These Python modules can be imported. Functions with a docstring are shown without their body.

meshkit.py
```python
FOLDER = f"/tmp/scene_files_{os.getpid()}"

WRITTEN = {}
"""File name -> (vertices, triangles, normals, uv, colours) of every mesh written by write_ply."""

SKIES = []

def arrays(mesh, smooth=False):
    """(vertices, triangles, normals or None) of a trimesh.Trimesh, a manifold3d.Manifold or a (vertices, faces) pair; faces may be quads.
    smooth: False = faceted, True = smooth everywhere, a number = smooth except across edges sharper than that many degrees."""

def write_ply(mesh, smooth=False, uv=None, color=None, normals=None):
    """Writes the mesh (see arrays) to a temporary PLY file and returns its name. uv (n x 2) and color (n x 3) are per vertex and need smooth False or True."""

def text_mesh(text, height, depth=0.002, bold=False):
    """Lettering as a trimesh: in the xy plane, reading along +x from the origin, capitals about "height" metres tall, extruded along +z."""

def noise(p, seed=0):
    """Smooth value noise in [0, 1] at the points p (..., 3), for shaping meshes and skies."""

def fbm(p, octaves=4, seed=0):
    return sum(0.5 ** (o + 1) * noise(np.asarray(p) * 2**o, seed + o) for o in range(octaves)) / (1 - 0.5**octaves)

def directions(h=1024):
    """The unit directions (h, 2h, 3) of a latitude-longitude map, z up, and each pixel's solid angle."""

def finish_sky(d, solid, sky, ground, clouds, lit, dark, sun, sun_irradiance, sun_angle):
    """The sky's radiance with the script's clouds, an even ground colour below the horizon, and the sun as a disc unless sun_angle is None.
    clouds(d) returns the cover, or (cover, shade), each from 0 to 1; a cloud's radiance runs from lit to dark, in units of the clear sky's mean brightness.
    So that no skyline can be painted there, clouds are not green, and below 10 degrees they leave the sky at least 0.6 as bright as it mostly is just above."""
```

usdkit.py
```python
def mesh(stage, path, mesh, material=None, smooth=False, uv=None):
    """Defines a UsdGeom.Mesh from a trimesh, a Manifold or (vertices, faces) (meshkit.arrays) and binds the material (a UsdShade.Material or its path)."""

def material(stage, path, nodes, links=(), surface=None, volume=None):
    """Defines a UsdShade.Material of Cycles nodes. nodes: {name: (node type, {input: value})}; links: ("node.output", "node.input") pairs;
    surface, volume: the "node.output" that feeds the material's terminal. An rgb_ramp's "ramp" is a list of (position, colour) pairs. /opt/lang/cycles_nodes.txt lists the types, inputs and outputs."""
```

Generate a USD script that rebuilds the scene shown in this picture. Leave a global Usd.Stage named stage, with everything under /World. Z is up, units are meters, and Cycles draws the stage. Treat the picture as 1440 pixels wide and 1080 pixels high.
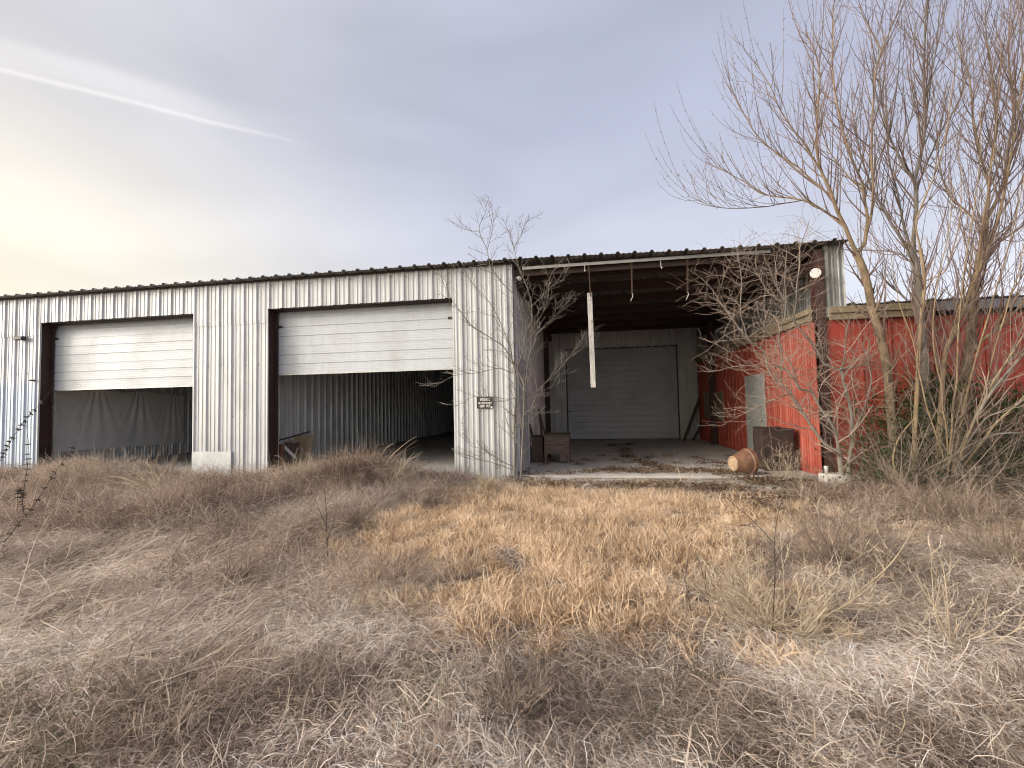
import math, random
import numpy as np, trimesh, usdkit, meshkit
from pxr import Usd, UsdGeom, UsdLux, UsdShade, Gf, Sdf, Vt

stage = Usd.Stage.CreateInMemory()
UsdGeom.Xform.Define(stage, '/World'); UsdGeom.Scope.Define(stage, '/World/Looks')

# ---------------------------------------------------------------- camera
CAM = np.array([1.379, -8.786, 1.464]); YAW, PITCH, ROLL, FPX = -0.15954, 0.04634, -0.02134, 640.9
def axes():
    cy, sy = math.cos(YAW), math.sin(YAW)
    f = np.array([sy*math.cos(PITCH), cy*math.cos(PITCH), math.sin(PITCH)])
    r = np.array([cy, -sy, 0.0]); u = np.cross(r, f)
    return math.cos(ROLL)*r + math.sin(ROLL)*u, -math.sin(ROLL)*r + math.cos(ROLL)*u, f
AX = axes()
cam = UsdGeom.Camera.Define(stage, '/World/camera')
cam.CreateHorizontalApertureAttr(36.0); cam.CreateFocalLengthAttr(36.0*FPX/1440); cam.CreateClippingRangeAttr((0.05, 5000))
cam.AddTransformOp().Set(Gf.Matrix4d(*AX[0], 0, *AX[1], 0, *(-AX[2]), 0, *CAM, 1))
cam.CreateExposureAttr(1.05)

# ---------------------------------------------------------------- sky and sun
SUN_AZ, SUN_EL = math.radians(-112), math.radians(15)
SUN = np.array([math.sin(SUN_AZ)*math.cos(SUN_EL), math.cos(SUN_AZ)*math.cos(SUN_EL), math.sin(SUN_EL)])
dome = UsdLux.DomeLight.Define(stage, '/World/sky'); dome.GetPrim().SetCustomDataByKey('kind', 'structure')
def unit(v): v = np.array(v, float); return v/np.linalg.norm(v)
def trail(d1, d2):
    n = unit(np.cross(d1, d2)); t = unit(np.array(d2)-np.array(d1)); return n, t, float(np.dot(d1, t)), float(np.dot(d2, t))
nA, tA, a0, a1 = trail(unit((-.7541, .4699, .4587)), unit((-.4726, .7417, .4759)))
nB, tB, b0, b1 = trail(unit((-.7423, .4617, .4855)), unit((-.5709, .6489, .503)))
N = {
 'sky': ('sky_texture', {'sky_type': 'single_scattering', 'sun_disc': False, 'sun_elevation': SUN_EL, 'sun_rotation': SUN_AZ, 'altitude': 100., 'air_density': 1.0, 'aerosol_density': 2.2, 'ozone_density': 2.0}),
 'tc': ('texture_coordinate', {}),
 'map': ('mapping', {'scale': (1.1, 1.1, 3.2), 'rotation': (0.25, -0.35, 0.5)}),
 'noi': ('noise_texture', {'scale': 1.25, 'detail': 3, 'roughness': .5, 'distortion': .4}),
 'veil': ('map_range', {'range_type': 'smoothstep', 'from_min': .30, 'from_max': .70, 'to_min': .95, 'to_max': 1.20, 'clamp': True}),
 'sundot': ('vector_math', {'math_type': 'dot_product', 'vector2': tuple(SUN)}),
 'warm': ('map_range', {'range_type': 'smoothstep', 'from_min': -.15, 'from_max': .95, 'to_min': 0., 'to_max': 1.0, 'clamp': True}),
 'glow': ('map_range', {'range_type': 'smoothstep', 'from_min': .70, 'from_max': 1.0, 'to_min': 0., 'to_max': 1.0, 'clamp': True}),
 'sep': ('separate_xyz', {}),
 'low': ('map_range', {'range_type': 'smoothstep', 'from_min': .02, 'from_max': .55, 'to_min': .85, 'to_max': 0., 'clamp': True}),
 'high': ('map_range', {'range_type': 'smoothstep', 'from_min': .16, 'from_max': .56, 'to_min': 1., 'to_max': .36, 'clamp': True}),
 'wh': ('math', {'math_type': 'multiply'}),
 'acol': ('mix_color', {'a': (2.4, 2.52, 3.2), 'b': (4.6, 4.65, 5.0)}),
 'ccol': ('mix_color', {'b': (5.4, 4.85, 3.55)}),
 'gcol': ('mix_color', {'b': (32., 29., 24.)}),
 'vcol': ('vector_math', {'math_type': 'scale'}),
 'mixc': ('mix_color', {'fac': .93}),
}
L_ = [('tc.generated', 'map.vector'), ('map.vector', 'noi.vector'), ('noi.fac', 'veil.value'), ('tc.generated', 'sundot.vector1'), ('sundot.value', 'warm.value'), ('sundot.value', 'glow.value'),
      ('tc.generated', 'sep.vector'), ('sep.z', 'low.value'), ('low.result', 'acol.fac'), ('acol.result', 'ccol.a'), ('sep.z', 'high.value'), ('warm.result', 'wh.value1'), ('high.result', 'wh.value2'),
      ('wh.value', 'ccol.fac'), ('ccol.result', 'gcol.a'), ('glow.result', 'gcol.fac'), ('gcol.result', 'vcol.vector1'), ('veil.result', 'vcol.scale'), ('sky.color', 'mixc.a'), ('vcol.vector', 'mixc.b')]
prev = 'mixc.result'
for k, (n, t, s0, s1, w, amp) in {'A': (nA, tA, a0, a1, .0055, .26), 'B': (nB, tB, b0, b1, .014, .10), 'C': (nA, tA, a0, a1-.05, .030, .16)}.items():
    off = .014 if k == 'C' else 0.0
    N.update({
     'wob'+k: ('noise_texture', {'scale': 9., 'detail': 3}), 'wm'+k: ('math', {'math_type': 'multiply_add', 'value2': .008 if k != 'C' else .03, 'value3': -.004+off if k != 'C' else -.015+off}),
     'dn'+k: ('vector_math', {'math_type': 'dot_product', 'vector2': tuple(n)}), 'dw'+k: ('math', {'math_type': 'add'}), 'ab'+k: ('math', {'math_type': 'absolute'}),
     'fa'+k: ('map_range', {'range_type': 'smoothstep', 'from_min': 0., 'from_max': w, 'to_min': amp, 'to_max': 0., 'clamp': True}),
     'dt'+k: ('vector_math', {'math_type': 'dot_product', 'vector2': tuple(t)}),
     'fb'+k: ('map_range', {'range_type': 'smoothstep', 'from_min': s1-.20, 'from_max': s1+.05, 'to_min': 1., 'to_max': 0., 'clamp': True}),
     'mu'+k: ('math', {'math_type': 'multiply'}),
     'cm'+k: ('mix_color', {'b': (6.2, 6.0, 5.8)})})
    L_ += [('tc.generated', 'wob'+k+'.vector'), ('wob'+k+'.fac', 'wm'+k+'.value1'), ('tc.generated', 'dn'+k+'.vector1'), ('dn'+k+'.value', 'dw'+k+'.value1'), ('wm'+k+'.value', 'dw'+k+'.value2'),
           ('dw'+k+'.value', 'ab'+k+'.value1'), ('ab'+k+'.value', 'fa'+k+'.value'), ('tc.generated', 'dt'+k+'.vector1'), ('dt'+k+'.value', 'fb'+k+'.value'),
           ('fa'+k+'.result', 'mu'+k+'.value1'), ('fb'+k+'.result', 'mu'+k+'.value2'), ('mu'+k+'.value', 'cm'+k+'.fac'), (prev, 'cm'+k+'.a')]
    prev = 'cm'+k+'.result'
N['bg'] = ('background_shader', {'strength': 0.1}); L_.append((prev, 'bg.color'))
sky_mat = usdkit.material(stage, '/World/Looks/sky', N, L_, surface='bg.background')
UsdShade.MaterialBindingAPI.Apply(dome.GetPrim()).Bind(sky_mat)
sun = UsdLux.DistantLight.Define(stage, '/World/sun')
sun.CreateIntensityAttr(0.30); sun.CreateAngleAttr(22.0); sun.CreateNormalizeAttr(True); sun.CreateColorAttr(Gf.Vec3f(1.0, .93, .84))
z_ = SUN; x_ = unit(np.cross((0, 0, 1), z_)); y_ = np.cross(z_, x_)
sun.AddTransformOp().Set(Gf.Matrix4d(*x_, 0, *y_, 0, *z_, 0, 0, 0, 50, 1))

# ---------------------------------------------------------------- pixel helpers (photograph pixel -> point of a known plane)
def ray(px, py): return AX[0]*(px-720)/FPX + AX[1]*(540-py)/FPX + AX[2]
def PY(px, py, y): d = ray(px, py); return CAM + d*(y-CAM[1])/d[1]
def PZ(px, py, z): d = ray(px, py); return CAM + d*(z-CAM[2])/d[2]

# ---------------------------------------------------------------- materials
def mat(name, nodes, links, surface='p.BSDF'): return usdkit.material(stage, '/World/Looks/'+name, nodes, links, surface=surface)
def noisy(name, stops, scale=(4, 4, 4), nscale=1.0, detail=5, rough=.6, metallic=0., island=0.0, bump=0.0, bscale=40., spec=.5, coords='geometry.position', obj_random=0.0):
    n = {'geometry': ('geometry', {}), 'tco': ('texture_coordinate', {}), 'm': ('mapping', {'scale': scale}), 'n': ('noise_texture', {'scale': nscale, 'detail': detail, 'roughness': .62}),
         'r': ('rgb_ramp', {'ramp': stops}), 'p': ('principled_bsdf', {'roughness': rough, 'metallic': metallic, 'specular_ior_level': spec})}
    l = [(coords, 'm.vector'), ('m.vector', 'n.vector')]
    src = 'n.fac'
    if island:
        n['ia'] = ('math', {'math_type': 'multiply_add', 'value2': island, 'value3': -island/2}); n['ib'] = ('math', {'math_type': 'add', 'use_clamp': True})
        n['rn'] = ('attribute', {'attribute': 'rnd'})
        l += [('rn.fac', 'ia.value1'), ('ia.value', 'ib.value1'), (src, 'ib.value2')]; src = 'ib.value'
    if obj_random:
        n['oi'] = ('object_info', {}); n['oa'] = ('math', {'math_type': 'multiply_add', 'value2': obj_random, 'value3': -obj_random/2}); n['ob'] = ('math', {'math_type': 'add', 'use_clamp': True})
        l += [('oi.random', 'oa.value1'), ('oa.value', 'ob.value1'), (src, 'ob.value2')]; src = 'ob.value'
    l += [(src, 'r.fac'), ('r.color', 'p.base_color')]
    if bump:
        n['bn'] = ('noise_texture', {'scale': bscale, 'detail': 4}); n['b'] = ('bump', {'strength': bump, 'distance': .02})
        l += [(coords, 'bn.vector'), ('bn.fac', 'b.height'), ('b.normal', 'p.normal')]
    return mat(name, n, l)

def siding(name, base, streak, dirt, lower=None, rough=.42, metallic=.25, chalk=0.5):
    """weathered ribbed steel: vertical streaks, dirty patches, scratches, a paler spray-edged lower part where given"""
    n = {'g': ('geometry', {}), 'm': ('mapping', {'scale': (9, 9, .45)}), 'n': ('noise_texture', {'scale': 1.6, 'detail': 6, 'roughness': .7}),
         'r': ('map_range', {'from_min': .40, 'from_max': .68, 'clamp': True}),
         'm2': ('mapping', {'scale': (1.1, 1.1, .8)}), 'n2': ('noise_texture', {'scale': 1.3, 'detail': 7, 'roughness': .68}),
         'r2': ('map_range', {'from_min': .5, 'from_max': .78, 'to_max': .75, 'clamp': True}),
         'm3': ('mapping', {'scale': (60, 60, 5)}), 'n3': ('noise_texture', {'scale': 1., 'detail': 4, 'roughness': .7}),
         'r3': ('map_range', {'from_min': .62, 'from_max': .74, 'to_max': .40, 'clamp': True}),
         'c1': ('mix_color', {'a': base, 'b': streak}), 'c2': ('mix_color', {'b': dirt}), 'c3': ('mix_color', {'b': tuple(.42*x for x in dirt)}),
         'rr': ('map_range', {'from_min': .3, 'from_max': .7, 'to_min': rough-.08, 'to_max': rough+.2}),
         'b': ('bump', {'strength': .12, 'distance': .01}),
         'p': ('principled_bsdf', {'metallic': metallic})}
    l = [('g.position', 'm.vector'), ('m.vector', 'n.vector'), ('n.fac', 'r.value'), ('g.position', 'm2.vector'), ('m2.vector', 'n2.vector'), ('n2.fac', 'r2.value'),
         ('g.position', 'm3.vector'), ('m3.vector', 'n3.vector'), ('n3.fac', 'r3.value'), ('r.result', 'c1.fac'), ('r2.result', 'c2.fac'), ('r3.result', 'c3.fac'),
         ('c1.result', 'c2.a'), ('c2.result', 'c3.a'), ('n2.fac', 'rr.value'), ('rr.result', 'p.roughness'), ('n2.fac', 'b.height'), ('b.normal', 'p.normal')]
    out = 'c3.result'
    if lower:
        n.update({'s': ('separate_xyz', {}), 'na': ('noise_texture', {'scale': 5., 'detail': 4}), 'nz': ('math', {'math_type': 'multiply_add', 'value2': .35, 'value3': -.17}), 'za': ('math', {'math_type': 'add'}),
                  'lz': ('map_range', {'range_type': 'smoothstep', 'from_min': 2.08, 'from_max': 2.36, 'to_min': 1., 'to_max': 0., 'clamp': True}),
                  'lx': ('math', {'math_type': 'less_than', 'value2': -11.2}), 'lm': ('math', {'math_type': 'multiply'}), 'c4': ('mix_color', {'b': lower})})
        l += [('g.position', 's.vector'), ('g.position', 'na.vector'), ('na.fac', 'nz.value1'), ('nz.value', 'za.value1'), ('s.z', 'za.value2'), ('za.value', 'lz.value'), ('s.x', 'lx.value1'),
              ('lz.result', 'lm.value1'), ('lx.value', 'lm.value2'), ('lm.value', 'c4.fac'), (out, 'c4.a')]; out = 'c4.result'
    l.append((out, 'p.base_color'))
    return mat(name, n, l)

M = {}
M['siding'] = siding('white_siding', (.485, .50, .525), (.455, .455, .45), (.34, .345, .355), lower=(.40, .46, .54))
M['siding_patch'] = siding('patch_sheet', (.52, .54, .56), (.47, .48, .49), (.34, .34, .34))
M['inner'] = siding('inner_siding', (.56, .58, .59), (.48, .48, .48), (.3, .29, .28), rough=.35, metallic=.3)
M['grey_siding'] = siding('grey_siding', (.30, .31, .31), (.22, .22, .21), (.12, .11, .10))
M['red'] = siding('red_siding', (.36, .066, .038), (.29, .046, .029), (.19, .038, .028), rough=.55, metallic=.0)
M['red2'] = siding('red_boards', (.37, .06, .038), (.30, .044, .03), (.2, .036, .028), rough=.6, metallic=.0)
M['roof'] = siding('roof_sheet', (.25, .245, .24), (.17, .165, .155), (.09, .08, .07), rough=.5, metallic=.4)
M['door'] = siding('white_door', (.50, .53, .575), (.465, .49, .525), (.36, .37, .375), rough=.38, metallic=.0)
M['door_dim'] = siding('grey_door', (.52, .545, .56), (.47, .49, .50), (.36, .36, .35), rough=.45, metallic=.0)
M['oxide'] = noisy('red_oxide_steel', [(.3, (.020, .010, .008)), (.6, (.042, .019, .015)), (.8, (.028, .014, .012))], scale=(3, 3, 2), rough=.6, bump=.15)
M['red3'] = siding('red_boards_faded', (.40, .075, .045), (.34, .055, .036), (.23, .045, .032), rough=.65, metallic=.0)
M['brown_post'] = noisy('brown_post', [(.3, (.03, .014, .012)), (.7, (.075, .032, .026))], scale=(6, 6, 1.5), rough=.55, bump=.15)
M['wood_trim'] = noisy('weathered_trim', [(.3, (.16, .125, .075)), (.55, (.25, .20, .13)), (.75, (.11, .09, .06))], scale=(1.5, 1.5, 20), rough=.85, bump=.3)
M['grey_trim'] = noisy('grey_flashing', [(.3, (.24, .245, .25)), (.7, (.17, .17, .175))], scale=(2, 2, 4), rough=.45, metallic=.4)
M['galv'] = noisy('galvanised', [(.3, (.38, .38, .37)), (.7, (.52, .52, .5)), (.9, (.25, .15, .09))], scale=(4, 4, 4), rough=.45, metallic=.4)
M['concrete'] = noisy('concrete', [(.25, (.32, .295, .275)), (.5, (.46, .435, .41)), (.75, (.54, .515, .49)), (.95, (.26, .23, .21))], scale=(.9, .9, .9), nscale=2.2, detail=9, rough=.9, bump=.25, bscale=30)
M['pale_concrete'] = noisy('pale_concrete', [(.3, (.36, .34, .31)), (.55, (.52, .50, .46)), (.8, (.30, .27, .24))], scale=(3, 3, 3), nscale=2, detail=8, rough=.9, bump=.3, bscale=50)
M['apron'] = noisy('apron_concrete', [(.3, (.14, .11, .09)), (.5, (.20, .17, .145)), (.62, (.40, .38, .355)), (.8, (.30, .27, .24))], scale=(1, 2.2, 1), nscale=1.7, detail=8, rough=.95, bump=.4, bscale=50)
M['earth'] = noisy('dry_earth', [(.25, (.11, .085, .068)), (.5, (.20, .16, .13)), (.75, (.29, .235, .195))], scale=(1, 1, 1), nscale=4, detail=10, rough=.95, bump=.6, bscale=60)
M['rust'] = noisy('rusty_sheet', [(.3, (.016, .010, .009)), (.55, (.033, .017, .014)), (.75, (.07, .033, .022))], scale=(5, 5, 3), nscale=1.5, detail=7, rough=.8, bump=.3)
M['rust_red'] = noisy('rust_red', [(.3, (.17, .06, .035)), (.6, (.29, .115, .065)), (.8, (.12, .05, .033))], scale=(6, 6, 3), rough=.75, bump=.2)
M['desk'] = noisy('desk_wood', [(.3, (.085, .058, .046)), (.55, (.15, .105, .083)), (.8, (.20, .15, .12))], scale=(2, 14, 14), nscale=2, rough=.7, bump=.15)
M['plank'] = noisy('grey_plank', [(.25, (.22, .20, .185)), (.5, (.46, .44, .42)), (.75, (.60, .58, .55))], scale=(14, 14, 2.2), nscale=2, detail=7, rough=.85, bump=.35)
M['brown_plank'] = noisy('brown_plank', [(.3, (.05, .035, .027)), (.7, (.12, .085, .06))], scale=(12, 12, 2), nscale=2, rough=.85)
M['card'] = noisy('tan_board', [(.3, (.40, .29, .17)), (.55, (.52, .39, .24)), (.75, (.33, .23, .13))], scale=(2, 2, 2), nscale=2, rough=.9)
M['pot'] = noisy('terracotta', [(.3, (.085, .043, .028)), (.52, (.165, .083, .05)), (.68, (.23, .13, .08)), (.8, (.12, .07, .05))], scale=(6, 6, 6), nscale=1.5, detail=6, rough=.55, bump=.1)
M['pot_base'] = noisy('pot_base', [(.3, (.22, .14, .085)), (.6, (.42, .30, .20)), (.8, (.26, .17, .11))], scale=(9, 9, 9), rough=.8)
M['grey_door'] = noisy('grey_metal_door', [(.3, (.36, .37, .36)), (.6, (.43, .44, .43)), (.85, (.26, .26, .25))], scale=(2, 2, 2), nscale=2, rough=.5)
M['tarp'] = noisy('tarp', [(.3, (.64, .63, .62)), (.7, (.78, .77, .75))], scale=(2, 2, 2), rough=.55)
M['glass_board'] = noisy('olive_panel', [(.3, (.17, .14, .085)), (.7, (.24, .20, .13))], scale=(3, 3, 6), rough=.6)
M['black'] = noisy('black_metal', [(.3, (.02, .02, .02)), (.7, (.04, .037, .035))], rough=.5)
M['white'] = noisy('white_plastic', [(.3, (.68, .67, .64)), (.7, (.8, .79, .77))], rough=.4)
M['white_text'] = noisy('sign_white', [(.3, (.62, .60, .58)), (.7, (.78, .76, .74))], scale=(60, 60, 60), rough=.6)
M['sign_black'] = noisy('sign_black', [(.3, (.012, .012, .012)), (.7, (.04, .037, .036))], scale=(20, 20, 20), rough=.5)
M['lens'] = noisy('lamp_lens', [(.3, (.62, .62, .6)), (.7, (.78, .77, .74))], rough=.25)
M['chain'] = noisy('rusty_chain', [(.3, (.06, .035, .026)), (.7, (.13, .075, .05))], scale=(20, 20, 20), rough=.7, metallic=.3)
M['rope'] = noisy('pale_rope', [(.3, (.42, .40, .37)), (.7, (.55, .53, .5))], scale=(30, 30, 30), rough=.9)
M['bark'] = noisy('tree_bark', [(.25, (.09, .065, .044)), (.5, (.20, .145, .092)), (.75, (.30, .225, .15))], scale=(9, 9, 3), nscale=2, detail=7, rough=.9, bump=.4, bscale=60)
M['bark_grey'] = noisy('grey_bark', [(.25, (.09, .08, .068)), (.5, (.165, .147, .125)), (.75, (.25, .226, .195))], scale=(9, 9, 3), nscale=2, detail=7, rough=.9, bump=.4, bscale=60)
M['bark_gold'] = noisy('golden_bark', [(.25, (.16, .11, .06)), (.5, (.26, .19, .11)), (.75, (.33, .25, .155))], scale=(9, 9, 3), nscale=2, detail=6, rough=.85, bump=.3, bscale=60)
M['twig'] = noisy('brown_twig', [(.2, (.06, .04, .034)), (.5, (.13, .088, .074)), (.8, (.21, .15, .12))], scale=(3, 3, 3), rough=.85, island=.5)
M['twig_pale'] = noisy('pale_twig', [(.2, (.12, .085, .066)), (.5, (.22, .165, .132)), (.8, (.34, .27, .222))], scale=(3, 3, 3), rough=.85, island=.5)
M['twig_grey'] = noisy('grey_twig', [(.2, (.10, .088, .078)), (.5, (.17, .15, .13)), (.8, (.25, .225, .195))], scale=(3, 3, 3), rough=.85, island=.5)
M['twig_grey2'] = noisy('thicket_stem', [(.2, (.075, .06, .046)), (.5, (.15, .12, .092)), (.8, (.26, .21, .165))], scale=(3, 3, 3), rough=.85, island=.8)
M['weed_dark'] = noisy('dark_weed', [(.2, (.04, .029, .024)), (.8, (.10, .075, .06))], rough=.9, island=.5)
M['weed_pale'] = noisy('pale_stalk', [(.2, (.34, .265, .175)), (.5, (.48, .39, .27)), (.8, (.58, .50, .38))], rough=.8, island=.6)
M['weed_tan'] = noisy('tan_stalk', [(.2, (.20, .155, .11)), (.5, (.32, .255, .185)), (.8, (.46, .385, .29))], rough=.85, island=.8)
M['weed_brown'] = noisy('brown_weed', [(.2, (.085, .06, .046)), (.5, (.17, .125, .098)), (.8, (.28, .215, .168))], rough=.9, island=.7)

def blade(name, stops, island=1.1, orand=.5, trans=.38):
    n = {'g': ('geometry', {}), 'rn': ('attribute', {'attribute': 'rnd'}), 'oi': ('object_info', {}), 'n': ('noise_texture', {'scale': 1.1, 'detail': 3}),
         'a': ('math', {'math_type': 'multiply_add', 'value2': island, 'value3': .5-island/2-orand/4}), 'b': ('math', {'math_type': 'multiply_add', 'value2': orand/2}), 'c': ('math', {'math_type': 'multiply_add', 'value2': 1.15, 'use_clamp': True}),
         'nm': ('math', {'math_type': 'subtract', 'value2': .48}), 'r': ('rgb_ramp', {'ramp': stops}), 'd': ('principled_bsdf', {'roughness': .75, 'specular_ior_level': .2}), 't': ('translucent_bsdf', {}), 'x': ('mix_closure', {'fac': trans})}
    l = [('g.position', 'n.vector'), ('rn.fac', 'a.value1'), ('oi.random', 'b.value1'), ('a.value', 'b.value3'), ('n.fac', 'nm.value1'), ('nm.value', 'c.value1'), ('b.value', 'c.value3'), ('c.value', 'r.fac'),
         ('r.color', 'd.base_color'), ('r.color', 't.color'), ('d.BSDF', 'x.closure1'), ('t.BSDF', 'x.closure2')]
    return mat(name, n, l, surface='x.closure')
M['g_gold'] = blade('golden_grass', [(0, (.24, .16, .10)), (.3, (.52, .375, .245)), (.65, (.72, .545, .38)), (1, (.82, .685, .53))])
M['g_mat'] = blade('matted_grass', [(0, (0.128, 0.096, 0.079)), (0.3, (0.371, 0.301, 0.256)), (0.65, (0.589, 0.499, 0.435)), (1, (0.819, 0.73, 0.653))])
M['g_brown'] = blade('brown_weeds', [(0, (0.095, 0.069, 0.059)), (0.35, (0.287, 0.224, 0.188)), (0.7, (0.48, 0.39, 0.331)), (1, (0.667, 0.577, 0.495))])
M['g_under'] = blade('under_grass', [(0, (0.091, 0.065, 0.052)), (0.4, (0.26, 0.202, 0.163)), (0.8, (0.468, 0.384, 0.325)), (1, (0.676, 0.585, 0.507))])
M['g_dark'] = blade('dark_weeds', [(0, (0.075, 0.05, 0.041)), (0.4, (0.188, 0.131, 0.106)), (0.8, (0.338, 0.256, 0.206)), (1, (0.525, 0.425, 0.35))])
M['g_fine'] = blade('fine_dry_grass', [(0, (0.166, 0.125, 0.103)), (0.3, (0.482, 0.391, 0.333)), (0.65, (0.766, 0.649, 0.566)), (1, (0.85, 0.85, 0.849))])
M['g_straw'] = blade('pale_straw', [(0, (0.287, 0.224, 0.178)), (0.4, (0.483, 0.397, 0.328)), (0.8, (0.667, 0.569, 0.483)), (1, (0.782, 0.69, 0.598))])
M['g_green'] = blade('green_grass', [(0, (.06, .07, .03)), (.5, (.11, .125, .055)), (1, (.20, .20, .11))], trans=.3)
M['leaf_litter'] = blade('dead_leaves', [(0, (.06, .04, .028)), (.4, (.14, .09, .06)), (.8, (.23, .155, .105)), (1, (.33, .25, .18))], trans=.1)
M['ivy'] = blade('ivy_leaf', [(0, (.018, .03, .011)), (.5, (.04, .06, .022)), (1, (.08, .10, .04))], trans=.15)

# ---------------------------------------------------------------- object helpers
used = {}
def numbered(path):
    k = used.get(path, -1)+1; used[path] = k
    return path if k == 0 else f'{path}_{k:03d}'
class T:
    def __init__(s, prim, loc): s.prim, s.loc = prim, np.array(loc, float)
    @property
    def path(s): return str(s.prim.GetPath())
def keys(p, label=None, cat=None, group=None, kind=None):
    for k, v in (('label', label), ('category', cat), ('group', group), ('kind', kind)):
        if v: p.SetCustomDataByKey(k, v)
def thing(name, label, cat, loc=(0, 0, 0), group=None, kind=None):
    x = UsdGeom.Xform.Define(stage, numbered('/World/'+name)); x.AddTranslateOp().Set(Gf.Vec3d(*map(float, loc)))
    keys(x.GetPrim(), label, cat, group, kind); return T(x.GetPrim(), loc)
def set_rnd(p, mesh):
    if getattr(mesh, 'rnd', None) is not None: UsdGeom.PrimvarsAPI(p).CreatePrimvar('rnd', Sdf.ValueTypeNames.FloatArray, 'vertex').Set(Vt.FloatArray.FromNumpy(mesh.rnd.astype(np.float32)))
def part(owner, name, mesh, material, smooth=False, label=None):
    v, f, _ = meshkit.arrays(mesh); base = owner.loc if owner else np.zeros(3)
    p = usdkit.mesh(stage, numbered((owner.path if owner else '/World')+'/'+name), (v-base, f), M[material] if isinstance(material, str) else material, smooth)
    set_rnd(p, mesh)
    if label: keys(p.GetPrim(), label)
    return T(p.GetPrim(), base)
def struct(name, mesh, material, smooth=False, kind='structure', **kw):
    t = part(None, name, mesh, material, smooth); keys(t.prim, kind=kind, **kw); return t

def box(x0, x1, y0, y1, z0, z1):
    b = trimesh.creation.box((x1-x0, y1-y0, z1-z0)); b.apply_translation(((x0+x1)/2, (y0+y1)/2, (z0+z1)/2)); return b
def bbox(x0, x1, y0, y1, z0, z1, c=.006):
    """box with chamfered edges"""
    P = []
    for sx in (0, 1):
        for sy in (0, 1):
            for sz in (0, 1):
                p = np.array([(x0, x1)[sx], (y0, y1)[sy], (z0, z1)[sz]]); d = np.array([1-2*sx, 1-2*sy, 1-2*sz])*c
                for k in range(3): q = p+d; q[k] = p[k]; P.append(q)
    return trimesh.PointCloud(P).convex_hull
def beam(p, q, w, h, up=(0, 0, 1)):
    p, q = np.array(p, float), np.array(q, float); d = q-p; L = np.linalg.norm(d); d /= L
    s = np.cross(d, up); s = s/np.linalg.norm(s) if np.linalg.norm(s) > 1e-6 else np.array([1., 0, 0]); u = np.cross(s, d)
    b = trimesh.creation.box((w, h, L)); m = np.eye(4); m[:3, 0], m[:3, 1], m[:3, 2], m[:3, 3] = s, u, d, (p+q)/2
    b.apply_transform(m); return b
def cat(*ms): return trimesh.util.concatenate([trimesh.Trimesh(*m, process=False) if isinstance(m, tuple) else m for m in ms])
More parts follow.
